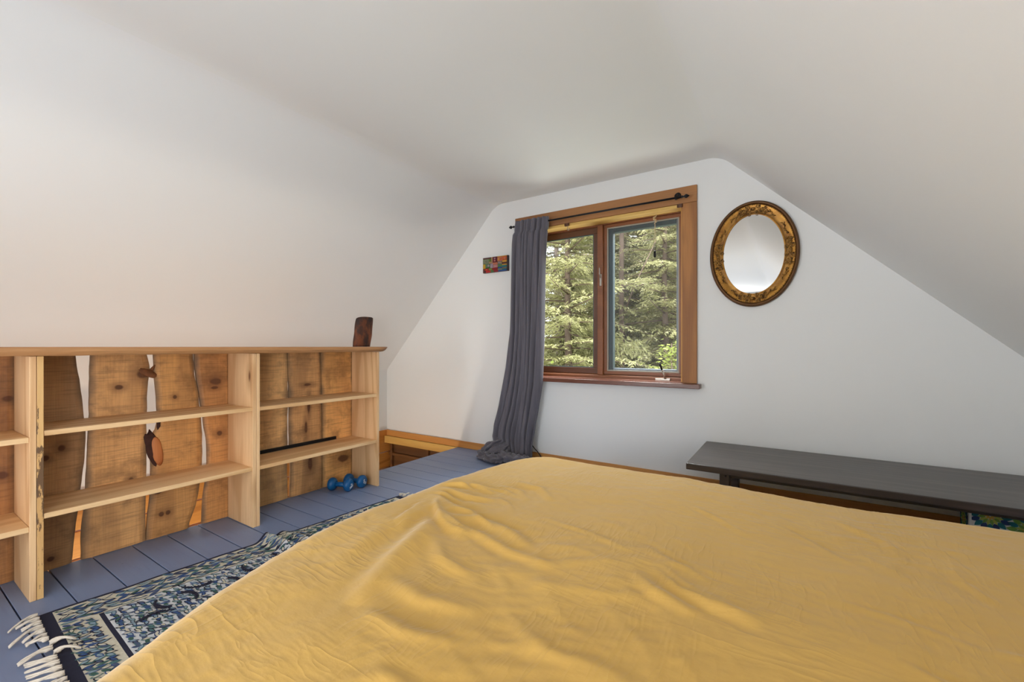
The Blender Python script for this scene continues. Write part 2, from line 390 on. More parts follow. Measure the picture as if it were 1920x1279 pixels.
# curtain rod
rod = empty('curtain_rod', (-1.38, 3.26, 2.07), 'thin black metal curtain rod with finials across the window head', 'curtain rod')
RO = (-1.38, 3.26, 2.07)
mb = MB(RO); mb.tube([(-2.10, 3.26, 2.07), (-.68, 3.26, 2.07)], .0075, 12); mb.build('rod', M['black'], rod)
for sx, x in ((-1, -2.10), (1, -.68)):
    mb = MB(RO); mb.lathe([(0, .0075), (.006, .011), (.012, .006), (.02, .006), (.03, .014), (.04, .013), (.05, .006), (.056, .001)], (x, 3.26, 2.07), (sx, 0, 0), 14); mb.build('finial', M['black'], rod)
for x in (-2.06, -.715):
    mb = MB(RO); mb.lathe([(0, .022), (.004, .024), (.008, .018)], (x, 3.3175, 2.10), (0, -1, 0), 16)
    mb.tube([(x, 3.312, 2.10), (x, 3.28, 2.09), (x, 3.262, 2.075)], .006, 8); mb.box(x-.007, x+.007, 3.25, 3.27, 2.056, 2.064, .001, 1); mb.build('bracket', M['black'], rod)

# blind cord with tassel on the head jamb, cup hook, roller brackets
cd = empty('pull_cord', (-.905, 3.42, 2.02), 'knotted cream blind cord ending in a small black tassel, over the right pane', 'cord')
CO = (-.905, 3.42, 2.02)
mb = MB(CO)
for k in range(7):
    a = k*.9; mb.tube([(-.905+.012*math.cos(a+j), 3.415+.008*math.sin(a*1.7+j), 2.02-.006*k-.012*j) for j in range(4)], .0025, 6)
mb.tube([(-.905, 3.415, 1.97), (-.908, 3.415, 1.90), (-.912, 3.415, 1.80), (-.907, 3.415, 1.74)], .0016, 6)
mb.tube([(-.905, 3.415, 1.97), (-.901, 3.415, 1.90), (-.899, 3.415, 1.80), (-.905, 3.415, 1.74)], .0016, 6); mb.build('cord', M['cream'], cd)
mb = MB(CO); mb.lathe([(0, .004), (.008, .009), (.02, .007), (.026, .010), (.05, .009), (.054, .003)], (-.906, 3.415, 1.742), (0, 0, -1), 12)
mb.tube([(-.912, 3.415, 1.80), (-.908, 3.415, 1.74)], .002, 6); mb.tube([(-.899, 3.415, 1.80), (-.905, 3.415, 1.74)], .002, 6); mb.build('tassel', M['black'], cd)
mb = MB((-1.62, 3.35, 2.026)); mb.tube([(-1.62, 3.36, 2.026), (-1.62, 3.36, 2.012), (-1.628, 3.36, 2.0), (-1.618, 3.36, 1.99), (-1.606, 3.36, 1.995), (-1.603, 3.36, 2.006)], .0028, 8)
tag(mb.build('cup_hook', M['gasket']), 'tiny white cup hook screwed under the window head beside the curtain', 'hook')
for x, lb in ((-1.605, 'small dark blind bracket on window head near the curtain'), (-.70, 'small dark blind bracket at upper right corner of window')):
    mb = MB((x, 3.317, 2.03)); mb.box(x-.02, x+.02, 3.312, 3.3175, 2.012, 2.040, .002, 1)
    mb.box(x-.018, x-.013, 3.298, 3.313, 2.014, 2.034, .001, 1); mb.box(x+.012, x+.017, 3.298, 3.313, 2.014, 2.034, .001, 1)
    tag(mb.build('blind_bracket', M['sash_dark']), lb, 'bracket', 'roller blind brackets')

# ------------------------------------------------------------------ curtain
def interp(tab, z):
    zs = [t[0] for t in tab]; return float(np.interp(z, zs, [t[1] for t in tab]))
def curtain():
    t = NT('grey_velvet_curtain'); o = t.tc.outputs['Object']
    n = t.noise(t.scale(o, (30, 30, 1.2)), 1, 3)
    col = t.mix(n, srgb(84, 82, 90), srgb(112, 109, 119))
    m = t.fin(col, .85, t.bump(t.noise(o, 400, 2), .15, .002), Sheen_Weight=.35, Sheen_Roughness=.4)
    O = (-1.92, 3.24, 2.08); root = empty('curtain', O, 'long dark grey curtain gathered left of the window and pooling on the floor', 'curtain')
    L = [(0.0, -2.24), (.10, -2.235), (.15, -2.27), (.2, -2.293), (.3, -2.285), (.49, -2.236), (.81, -2.165), (1.12, -2.124), (1.5, -2.112), (1.9, -2.104), (2.12, -2.084)]
    Rr = [(0.0, -1.90), (.08, -1.895), (.44, -1.845), (.68, -1.808), (1.12, -1.797), (1.5, -1.785), (1.86, -1.77), (2.12, -1.75)]
    nu, nv = 220, 150; V = []; F = []
    for j in range(nv):
        v = j/(nv-1); z = 2.105*(1-v)**1.0
        z = 2.105-2.09*v
        l = interp(L, z); r = interp(Rr, z)
        for i in range(nu):
            u = i/(nu-1)
            w = u+.025*math.sin(u*9+z*1.3)+.03*mn.noise(Vector((u*3, z*.8, 1)))
            ph = 2*math.pi*(w*7.5)
            s = math.sin(ph); s = math.copysign(abs(s)**.75, s)
            A = .030+.012*mn.noise(Vector((u*4, z*.9, 5)))
            if z > 1.98: A *= .55+.2*math.sin((z-1.98)*25)
            y = 3.262-.03*(1 if z < 2.0 else .55)+A*s+.008*math.sin(ph*2.3+z*4)
            if z > 1.93: y += .006*math.sin(u*90)*min(1, (z-1.93)/.08)
            x = l+(r-l)*u+.010*math.sin(ph+1.2)
            # lower body bellies out then bunches
            if z < .5: 
                k = (.5-z)/.5; y -= .05*k*k*(1+.6*math.sin(u*5)); x += .02*k*mn.noise(Vector((u*6, z*6, 2))); y += .03*k*mn.noise(Vector((u*7, z*7, 8)))
            y = min(y, 3.30)
            V.append((x-O[0], y-O[1], z-O[2]))
    F = [(j*nu+i, j*nu+i+1, (j+1)*nu+i+1, (j+1)*nu+i) for j in range(nv-1) for i in range(nu-1)]
    me = bpy.data.meshes.new('panel'); me.from_pydata(V, [], F); me.materials.append(m)
    for p in me.polygons: p.use_smooth = True
    ob = newobj('panel', me, root); md = ob.modifiers.new('solid', 'SOLIDIFY'); md.thickness = .003
    # header tape loops
    # pooled crumpled hem: overlapping folded ropes of cloth
    mb = MB(O); rnd = random.Random(4)
    paths = [[(-2.17, 3.21, .17), (-2.24, 3.17, .13), (-2.32, 3.15, .07), (-2.345, 3.12, .035), (-2.30, 3.09, .03), (-2.24, 3.10, .035)],
             [(-2.10, 3.20, .14), (-2.16, 3.13, .10), (-2.23, 3.08, .05), (-2.20, 3.04, .035), (-2.13, 3.04, .04), (-2.06, 3.05, .05)],
             [(-2.26, 3.20, .05), (-2.30, 3.22, .06), (-2.24, 3.24, .08), (-2.15, 3.22, .06), (-2.05, 3.18, .05)],
             [(-2.15, 3.12, .07), (-2.08, 3.07, .07), (-2.0, 3.06, .055), (-1.92, 3.08, .05), (-1.86, 3.14, .05)]]
    for pi, P in enumerate(paths):
        P = [Vector(p) for p in P]; n = 40; C = []; K = len(P)-1
        for i in range(n):
            t_ = i/(n-1)*K; k = min(int(t_), K-1); f = t_-k
            p0, p1, p2, p3 = P[max(k-1, 0)], P[k], P[k+1], P[min(k+2, K)]
            C.append(.5*((2*p1)+(p2-p0)*f+(2*p0-5*p1+4*p2-p3)*f*f+(3*p1-p0-3*p2+p3)*f**3))
        m_ = 36; vs = []
        for i, c in enumerate(C):
            d = (C[min(i+1, n-1)]-C[max(i-1, 0)]).normalized(); a = d.cross(Vector((0, 0, 1))).normalized(); b = d.cross(a)
            for k in range(m_):
                an = 2*math.pi*k/m_; rr = .043*(1+.28*math.sin(an*5+pi*2+i*.22+2*mn.noise(Vector((an, i*.2, pi))))+.6*mn.noise(Vector((math.cos(an)*3, math.sin(an)*3+pi*5, i*.34))))
                rr *= min(1, .35+i/8) * min(1, .3+(n-1-i)/6)
                p = c+(a*math.cos(an)*1.05+b*math.sin(an)*.8)*rr; p.z = max(p.z, .004); p.y = min(p.y, 3.31); vs.append(p)
        mb._add(vs, [(i*m_+k, i*m_+(k+1) % m_, (i+1)*m_+(k+1) % m_, (i+1)*m_+k) for i in range(n-1) for k in range(m_)]+[tuple(range(m_)), tuple((n-1)*m_+k for k in range(m_))[::-1]], True)
    mb.build('pooled_hem', m, root)
curtain()
mb = MB((-1.87, 3.3, .03)); mb.tube([(-1.95, 3.31, .135), (-1.92, 3.31, .105), (-1.885, 3.308, .078), (-1.855, 3.30, .05), (-1.80, 3.27, .012), (-1.7, 3.2, .006)], .004, 8)
tag(mb.build('power_cord', M['black']), 'thin black cord coming out from behind the bottom of the curtain', 'cord')

# ------------------------------------------------------------------ wall plaque (coloured patchwork)
def plaque():
    O = (-2.345, YB, 1.77); r = empty('wall_plaque', O, 'small rectangular plaque of multicoloured painted blocks left of the curtain', 'wall art')
    cols = dict(brown=(92, 52, 46), sage=(122, 132, 104), lime=(120, 132, 50), maroon=(104, 22, 34), salmon=(196, 116, 84), orange=(206, 92, 36), gold=(216, 158, 52),
                yellow=(198, 164, 40), green=(76, 122, 66), grey=(120, 112, 96), pink=(186, 130, 128), red=(190, 40, 34), crimson=(150, 22, 38), teal=(36, 120, 128), blue=(38, 84, 150), dk=(58, 42, 40), tan=(176, 140, 100), lilac=(156, 138, 152))
    mats = {k: plain('plaque_'+k, v, .5, 0, .25, 60) for k, v in cols.items()}; names = list(mats)
    mb = MB(O); mb.box(-2.49, -2.203, 3.318, 3.3395, 1.698, 1.842, .002, 1); mb.build('board', mats['dk'], r)
    # u,v cells measured on the plaque: (u0,u1,v0,v1,colour), v down
    C = [(0, .34, 0, .1, 'brown'), (.34, .4, 0, .3, 'tan'), (0, .24, .1, .42, 'sage'), (.24, .34, .1, .3, 'lime'), (.4, .57, 0, .38, 'maroon'), (.58, .96, 0, .06, 'gold'), (.58, .78, .06, .34, 'salmon'),
         (.78, .96, .06, .3, 'orange'), (.78, .96, .3, .42, 'gold'), (0, .11, .42, .72, 'yellow'), (.11, .3, .42, .68, 'green'), (.24, .4, .3, .42, 'tan'), (.3, .42, .42, .72, 'lilac'),
         (.4, .6, .38, .52, 'salmon'), (.42, .6, .52, .72, 'pink'), (.6, .77, .34, .54, 'grey'), (.6, .77, .54, .7, 'green'), (.77, .96, .42, .54, 'brown'), (.77, .96, .54, .62, 'gold'), (.77, .96, .62, .74, 'teal'),
         (.62, .77, .7, .8, 'blue'), (.77, .96, .74, .84, 'grey'), (.6, .77, .8, .9, 'sage'), (.62, .96, .9, 1, 'blue'), (.77, .96, .84, .9, 'teal'), (0, .08, .72, 1, 'brown'), (.08, .24, .72, .86, 'red'), (.24, .38, .72, .86, 'lime'),
         (.12, .32, .86, 1, 'red'), (.32, .44, .86, 1, 'green'), (.38, .6, .72, .88, 'crimson'), (.44, .62, .88, 1, 'crimson'), (.96, 1, 0, 1, 'dk')]
    mb = MB(O); rd = random.Random(3)
    for (u0, u1, v0, v1, c) in C:
        mb.mi = names.index(c); e = .001
        mb.box(-2.49+.287*u0+e, -2.49+.287*u1-e, 3.3145-rd.random()*.0015, 3.3182, 1.842-.144*v1+e, 1.842-.144*v0-e, .0008, 1)
    # raised painted motifs
    def X(u): return -2.49+.287*u
    def Z(v): return 1.842-.144*v
    def disc(u, v, rr, c):
        mb.mi = names.index(c); mb.lathe([(0, rr), (.0015, rr*.95), (.002, rr*.5)], (X(u), 3.3135, Z(v)), (0, -1, 0), 14)
    for (u, v, rr, c) in [(.485, .12, .008, 'lilac'), (.485, .26, .008, 'pink'), (.64, .2, .010, 'gold'), (.72, .2, .010, 'orange'), (.88, .18, .013, 'salmon'), (.66, .42, .008, 'lilac'), (.73, .43, .009, 'tan'), (.24, .54, .012, 'lilac'), (.12, .26, .009, 'grey'), (.29, .2, .008, 'green'), (.055, .56, .008, 'gold'), (.16, .79, .008, 'orange')]:
        disc(u, v, rr, c)
    mb.mi = names.index('lilac'); mb.box(X(.165), X(.18), 3.3115, 3.3135, Z(.62), Z(.44), .0003, 1)
    mb.build('painted_blocks', [mats[n] for n in names], r)
plaque()

# ------------------------------------------------------------------ oval mirror
def mirror():
    cx, cz = -.235, 1.622; O = (cx, YB, cz)
    r = empty('oval_mirror', O, 'oval wall mirror in an ornate carved antique gold frame', 'mirror')
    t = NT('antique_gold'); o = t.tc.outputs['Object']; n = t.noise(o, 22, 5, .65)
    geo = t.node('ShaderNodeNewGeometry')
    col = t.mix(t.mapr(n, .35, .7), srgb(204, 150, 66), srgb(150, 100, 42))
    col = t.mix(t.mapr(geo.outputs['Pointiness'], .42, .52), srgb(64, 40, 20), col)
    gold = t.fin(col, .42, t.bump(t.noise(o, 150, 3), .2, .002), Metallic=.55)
    t = NT('tarnished_gold'); n = t.noise(t.tc.outputs['Object'], 60, 4)
    relief = t.fin(t.mix(t.mapr(n, .35, .7), srgb(176, 132, 66), srgb(78, 52, 28)), .42, None, Metallic=.5)
    rim = plain('dark_bronze_rim', (104, 70, 36), .45, .5, .2, 40)
    def sweep(prof, n=128, prt='frame', mat=gold):
        # prof: (offset t from inner 0..1 to outer, depth)
        V = []; m = len(prof)
        for i in range(n):
            a = 2*math.pi*i/n
            for (tt, d) in prof:
                V.append((cx+(.180+.085*tt)*math.cos(a), YB-.001-d, cz+(.265+.090*tt)*math.sin(a)))
        mb = MB(O); mb._add(V, [(i*m+k, ((i+1) % n)*m+k, ((i+1) % n)*m+k+1, i*m+k+1) for i in range(n) for k in range(m-1)]+
            [(i*m+m-1, ((i+1) % n)*m+m-1, ((i+1) % n)*m, i*m) for i in range(n)], True)
        return mb.build(prt, mat, r)
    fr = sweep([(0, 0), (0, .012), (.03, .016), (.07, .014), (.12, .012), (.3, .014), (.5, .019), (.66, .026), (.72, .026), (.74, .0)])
    sweep([(.735, 0), (.735, .030), (.80, .036), (.88, .037), (.95, .031), (1.0, .018), (1.0, 0)], prt='rim', mat=rim)
    # beading
    mb = MB(O); N = 132
    for i in range(N):
        a = 2*math.pi*i/N; mb.sphere((cx+(.180+.085*.68)*math.cos(a), YB-.030, cz+(.265+.090*.68)*math.sin(a)), .0042, sub=1)
    mb.build('beading', relief, fr)
    # carved relief
    def P(a, tt, d): return Vector((cx+(.180+.085*tt)*math.cos(a), YB-d, cz+(.265+.090*tt)*math.sin(a)))
    rd = random.Random(2)
    def curl(mb, a, tt, rad, turns=1.3, dirn=1, th=.0045):
        c = P(a, tt, .024); pts = []; rs = []
        for k in range(16):
            f = k/15; an = f*turns*2*math.pi*dirn+a; rr = rad*(1-.75*f); pts.append((c.x+rr*math.cos(an), c.y-.006*math.sin(f*3.1), c.z+rr*math.sin(an))); rs.append(th*(1-.4*f))
        mb.tube(pts, rs, 7)
    for q in range(4):
        a0 = q*math.pi/2; b = MB(O)
        w = 1/ (.24 if q % 2 == 0 else .19)
        # central shell boss, scrolls either side
        c = P(a0, .38, .024)
        b.sphere(c, .016, (1 if q % 2 else .7, .7, .7 if q % 2 else 1.3), 2)
        b.sphere(c+Vector((0, -.008, 0)), .009, (1, .7, 1), 2)
        for s in (-1, 1):
            curl(b, a0+s*.024*w, .55, .015, 1.4, s); curl(b, a0+s*.024*w, .12, .012, 1.3, -s)
            curl(b, a0+s*.045*w, .34, .016, 1.5, s); curl(b, a0+s*.064*w, .52, .010, 1.2, -s); curl(b, a0+s*.066*w, .2, .009, 1.2, s)
            for k in range(5):
                p = P(a0+s*(.015+.014*k)*w, .1+.5*rd.random(), .025); b.sphere(p, .004+.003*rd.random(), (1, .8, 1), 1)
        b.build('carved_crest', relief, fr)
    for q in range(4):
        for off in (-1, 1):
            ac = q*math.pi/2+math.pi/4+off*.24; b = MB(O)
            for k in range(-3, 4):
                a = ac+k*.035; p = P(a, .36+.08*math.sin(k), .021)
                tdir = (P(a+.01, .36, 0)-P(a-.01, .36, 0)).normalized()
                nd = Vector((-tdir.z, 0, tdir.x))*(1 if k % 2 else -1)
                d = (tdir+nd*.9).normalized()*.013
                b.tube([p-d*.1, p+d*.5+Vector((0, -.002, 0)), p+d], [.0025, .0045, .001], 6)
            pts = [P(ac+k*.03, .36+.06*math.sin(k), .020) for k in range(-4, 5)]; b.tube(pts, .0022, 6)
            e = P(ac+off*.15, .38, .022); b.sphere(e, .008, (1, .6, 1), 2); b.build('carved_sprig', relief, fr)
    mm = NT('silvered_mirror').fin(srgb(212, 210, 206), .02, None, Metallic=1)
    V = [(cx+.182*math.cos(2*math.pi*i/96), YB-.0085, cz+.267*math.sin(2*math.pi*i/96)) for i in range(96)]
    mb = MB(O); mb.prism(V, (0, .004, 0)); mb.build('mirror_glass', mm, r)
mirror()

# ------------------------------------------------------------------ bookcases
def resample(pts, z):
    p = sorted([(b, a) for a, b in pts]); return float(np.interp(z, [q[0] for q in p], [q[1] for q in p]))
def slab(root, O, left, right, mat, seed, z0=.004, z1=.962, knotgeo=None):
    rows, cols = 34, 8; V = []; F = []; uvs = []
    for j in range(rows+1):
        z = z0+(z1-z0)*j/rows
        l = resample(left, z)+.003*mn.noise(Vector((z*14, seed, 0))) if len(left) > 2 else left[0][0]
        r = resample(right, z)+.003*mn.noise(Vector((z*14, seed, 9))) if len(right) > 2 else right[0][0]
        for i in range(cols+1):
            u = i/cols; e = (2*u-1)**8
            V.append((-2.785-.008*e+.0015*mn.noise(Vector((u*3, z*5, seed))), l+(r-l)*u, z)); uvs.append((u, j/rows))
    n = len(V)
    for j in range(rows+1):
        for i in range(cols+1):
            v = V[j*(cols+1)+i]; ee = ((2*i/cols-1)**8)*.006; V.append((-2.808, v[1], v[2])); uvs.append(uvs[j*(cols+1)+i])
    c1 = cols+1
    for j in range(rows):
        for i in range(cols):
            a = j*c1+i; F.append((a, a+1, a+1+c1, a+c1)); F.append((n+a+c1, n+a+1+c1, n+a+1, n+a))
        for i, fl_ in ((0, 0), (cols, 1)):
            a = j*c1+i; f = (a, a+c1, n+a+c1, n+a); F.append(f if not fl_ else f[::-1])
    for i in range(cols):
        F.append((i, n+i, n+i+1, i+1)); a = rows*c1+i; F.append((a, a+1, n+a+1, n+a))
    me = bpy.data.meshes.new('back_slab'); me.from_pydata([tuple(Vector(v)-Vector(O)) for v in V], [], F)
    ul = me.uv_layers.new(name='UVMap')
    for lp in me.loops: ul.data[lp.index].uv = uvs[lp.vertex_index]
    me.materials.append(mat)
    return newobj('back_slab', me, root)

EC = (98, 80, 62)
def slabmat(name, l, m, d, knots=(), kd=.12, edge=EC, saw=.35):
    kn = [(u-OC[1], v, ru, rv) for (u, v, ru, rv) in knots]
    l, m, d = [tuple(min(255, int((c*.86+.14*sum(q)/3)*1.27+8)) for c in q) for q in (l, m, d)]
    return wood(name, l, m, d, axis=2, rings=6, ringw=.4, knots=kn, kdens=kd, edge=edge, saw=saw, rnd=False, rough=.65, knotcol=(82, 42, 20))

S1R = [(0.581, 0.958), (0.594, 0.861), (0.606, 0.734), (0.617, 0.592), (0.615, 0.522), (0.604, 0.384), (0.599, 0.33), (0.579, 0.127), (0.569, 0.007)]
S2L = [(0.633, 0.958), (0.63, 0.802), (0.628, 0.661), (0.626, 0.591), (0.622, 0.45), (0.617, 0.353), (0.612, 0.242), (0.602, 0.133), (0.601, 0.019)]
S2R = [(0.845, 0.954), (0.857, 0.915), (0.860, 0.876), (0.851, 0.815), (0.848, 0.738), (0.845, 0.631), (0.845, 0.523), (0.845, 0.384), (0.843, 0.292), (0.840, 0.108), (0.842, 0.015)]
S3L = [(0.876, 0.953), (0.877, 0.86), (0.885, 0.766), (0.893, 0.624), (0.888, 0.577), (0.866, 0.537), (0.860, 0.476), (0.862, 0.382), (0.868, 0.285), (0.857, 0.196), (0.848, 0.107), (0.844, 0.016)]
S3R = [(1.05, 0.967), (1.057, 0.85), (1.075, 0.749), (1.089, 0.597), (1.096, 0.511), (1.096, 0.393), (1.089, 0.261), (1.065, 0.117), (1.032, 0.028)]
S4L = [(1.057, 0.959), (1.066, 0.833), (1.084, 0.715), (1.10, 0.595), (1.116, 0.491), (1.123, 0.388), (1.116, 0.254), (1.101, 0.156), (1.094, 0.015)]
C1R = [(1.58, 0.966), (1.587, 0.85), (1.588, 0.63), (1.584, 0.467), (1.587, 0.357), (1.582, 0.235), (1.587, 0.022)]
C2L = [(1.584, 0.966), (1.596, 0.739), (1.599, 0.602), (1.600, 0.354), (1.606, 0.229), (1.603, 0.017)]
C2R = [(1.816, 0.971), (1.825, 0.898), (1.827, 0.693), (1.832, 0.516), (1.834, 0.31), (1.836, 0.016)]
C3L = [(1.822, 0.971), (1.830, 0.854), (1.834, 0.692), (1.837, 0.515), (1.839, 0.31), (1.840, .01)]

def bookcase(y0, y1, zs, label, lside=None, slabs=()):
    O = (-2.64, (y0+y1)/2, 0); r = empty('bookcase', O, label, 'bookcase', 'open pine bookcases standing in a row')
    T = .0185; zt = .962
    mb = MB(O); mb.box(-2.784, -2.5, y0, y0+T, .001, zt, .0012, 1); mb.build('side_panel', lside or M['pine_z'], r)
    mb = MB(O); mb.box(-2.784, -2.5, y1-T, y1, .001, zt, .0012, 1); mb.build('side_panel', M['pine_z'], r)
    for z in zs:
        mb = MB(O); mb.box(-2.784, -2.503, y0+T+.0005, y1-T-.0005, z-.021, z, .0015, 1); mb.build('shelf', M['pine'], r)
    # screw heads
    return r, O
r, OC = bookcase(-.432, .4105, (.645, .295), 'pale pine bookcase cut off by the left edge of the photo')
OC = (-2.64, (-.432+.4105)/2, 0)
mA = slabmat('slab_deep_brown', (150, 98, 48), (128, 80, 38), (88, 52, 26), [(.375, .78, .02, .015), (.36, .46, .022, .018), (.355, .21, .012, .01)], .2, (84, 62, 44))
slab(r, OC, [(.13, 0), (.14, 1)], [(.408, 0), (.408, 1)], mA, 1); slab(r, OC, [(-.43, 0), (-.43, 1)], [(-.16, 0), (-.155, 1)], mA, 2); slab(r, OC, [(-.15, 0), (-.145, 1)], [(.12, 0), (.13, 1)], mA, 3)
rB, OC = bookcase(.412, 1.2425, (.665, .335), 'middle pine bookcase with wide white gaps between wavy back slabs', M['pine_stain'])
mB1 = slabmat('slab_grey_brown', (158, 118, 74), (140, 102, 64), (108, 76, 48), [(.485, .505, .014, .014), (.535, .54, .016, .018), (.50, .05, .014, .012)], .1)
mB2 = slabmat('slab_golden', (186, 138, 82), (164, 114, 62), (126, 84, 44), [(.735, .80, .018, .014), (.81, .27, .02, .008), (.78, .33, .012, .02), (.83, .86, .03, .025)], .08)
mB3 = slabmat('slab_amber', (180, 128, 66), (160, 108, 54), (122, 78, 38), [(.965, .73, .010, .012), (.905, .12, .013, .014), (.935, .12, .013, .014), (.89, .24, .02, .012)], .12)
mB4 = slabmat('slab_orange', (178, 122, 62), (158, 102, 50), (116, 70, 34), [(1.16, .80, .032, .02), (1.155, .765, .02, .01), (1.18, .5, .016, .016)], .15)
slab(rB, OC, [(.414, 0), (.414, 1)], S1R, mB1, 4)
s2 = slab(rB, OC, S2L, S2R, mB2, 5); s3 = slab(rB, OC, S3L, S3R, mB3, 6)
slab(rB, OC, S4L, [(1.240, 0), (1.240, 1)], mB4, 7)
# branch stubs on the slab edges
bark = plain('dark_bark', (66, 34, 24), .8, 0, .4, 40, .5); heart = wood('knot_heart', (206, 136, 78), (184, 106, 56), (140, 72, 38), axis=2, rings=8, kdens=0, rnd=False)
def lumpy(mb, c, rx, ry, rz, rot=0, amp=.18, seed=0):
    t = bmesh.new(); bmesh.ops.create_icosphere(t, subdivisions=3, radius=1)
    for v in t.verts:
        k = 1+amp*mn.noise(v.co*2+Vector((seed, 0, 0))); x, y, z = v.co.x*rx*k, v.co.y*ry*k, v.co.z*rz*k
        v.co = Vector((c[0]+x, c[1]+y*math.cos(rot)-z*math.sin(rot), c[2]+y*math.sin(rot)+z*math.cos(rot)))
    mb.join(t, smooth=True)
mb = MB(OC); lumpy(mb, (-2.79, .845, .865), .012, .045, .020, R(-28), .25, 1)
mb.tube([(-2.792, .865, .878), (-2.792, .880, .905)], [.010, .003], 8); mb.build('branch_knot', plain('branch_stub_wood', (128, 78, 42), .7, 0, .35, 50, .5), s2)
mb = MB(OC); lumpy(mb, (-2.792, .872, .47), .010, .030, .095, R(12), .35, 2); lumpy(mb, (-2.792, .896, .595), .008, .008, .03, R(-6), .3, 5); ko = mb.build('branch_knot', bark, s3)
mb = MB(OC); lumpy(mb, (-2.783, .888, .455), .006, .022, .075, R(8), .15, 3); ho = mb.build('branch_heart', heart, s3)
rC, OC = bookcase(1.244, 2.092, (.663, .333), 'pine bookcase at the far end of the row, beside the stairwell')
mC1 = slabmat('slab_cream_brown', (192, 148, 92), (172, 126, 72), (134, 94, 52), [(1.3, .2, .02, .02)], .1)
mC2 = slabmat('slab_cracked', (182, 134, 80), (160, 112, 62), (96, 62, 36), [(1.73, .60, .012, .07), (1.71, .45, .012, .05), (1.74, .2, .018, .05), (1.72, .74, .03, .012)], .15)
mC3 = slabmat('slab_bright', (202, 150, 84), (180, 124, 62), (136, 88, 42), [(2.0, .18, .05, .03)], .15)
slab(rC, OC, [(1.246, 0), (1.246, 1)], C1R, mC1, 8); slab(rC, OC, C2L, C2R, mC2, 9); slab(rC, OC, C3L, [(2.090, 0), (2.090, 1)], mC3, 10)

# continuous live-edge top plank
def top_plank():
    O = (-2.64, .8, .963); rows = 120; prof = []
    ya, yb = -.6, 2.178
    V = []; F = []
    for j in range(rows+1):
        t_ = j/rows; y = ya+(yb-ya)*t_
        xf = -2.462+.006*mn.noise(Vector((y*3, 1, 0)))+.003*mn.noise(Vector((y*11, 2, 0)))
        w = 1.0
        if y > 2.08: xf -= .05*((y-2.08)/.098)**2
        xb = -2.83+.004*mn.noise(Vector((y*3, 5, 0)))
        z1 = .9985; z0 = .9635+.002*mn.noise(Vector((y*7, 8, 0)))
        if y > 2.10: z0 += .018*((y-2.10)/.078)
        sec = [(xb, z0), (xf-.016, z0), (xf-.006+.003*mn.noise(Vector((y*20, 3, 0))), z0+.009), (xf, z0+.017), (xf-.002, z1-.005), (xf-.007, z1), (xb, z1)]
        V += [(x-O[0], y-O[1], z-O[2]) for x, z in sec]
    m = 7
    for j in range(rows):
        for k in range(m): F.append((j*m+k, j*m+(k+1) % m, (j+1)*m+(k+1) % m, (j+1)*m+k))
    F += [tuple(range(m))[::-1], tuple(rows*m+k for k in range(m))]
    me = bpy.data.meshes.new('top_plank'); me.from_pydata(V, [], F); me.materials.append(M['plank'])
    o = newobj('top_plank', me); o.location = O
    bm = bmesh.new(); bm.from_mesh(me); bmesh.ops.recalc_face_normals(bm, faces=bm.faces[:]); bm.to_mesh(me); bm.free()
    tag(o, 'long live-edge wooden plank lying on top of the bookcases', 'shelf board')
top_plank()
# small dark log slab on the plank
def log_piece():
    O = (-2.64, 2.05, .9995); t = NT('rusty_bark'); n = t.noise(t.scale(t.tc.outputs['Object'], (14, 14, 7)), 1, 5, .65)
    m = t.fin(t.mix(t.mapr(n, .4, .68), srgb(48, 28, 22), srgb(126, 66, 32)), .7, t.bump(n, .7, .01))
    mb = MB(O); rows, k_ = 16, 26; V = []
    for j in range(rows+1):
        f = j/rows; z = .9995+.205*f
        for k in range(k_):
            a = 2*math.pi*k/k_; 
            cy = 2.050+.026*f; w = .069+.005*math.sin(f*3)
            rr = 1+.06*mn.noise(Vector((math.cos(a)*2, math.sin(a)*2, f*3)))
            zz = z+(.012*math.cos(a*1.0)*f)
            V.append((-2.64+.032*math.cos(a)*rr, cy+w*math.copysign(abs(math.sin(a))**.7, math.sin(a))*rr, zz if j else z))
    mb._add(V, [(j*k_+k, j*k_+(k+1) % k_, (j+1)*k_+(k+1) % k_, (j+1)*k_+k) for j in range(rows) for k in range(k_)]+[tuple(range(k_)), tuple(rows*k_+k for k in range(k_))], True)
    tag(mb.build('wood_block', m), 'short dark reddish-brown chunk of bark-covered wood standing on the plank', 'wood block')
log_piece()
mb = MB((-2.76, 1.66, .334)); mb.box(-2.7825, -2.768, 1.268, 1.932, .3335, .3545, .002, 2)
tag(mb.build('metal_rod', M['black']), 'straight black bar lying at the back of a pine shelf', 'bar')

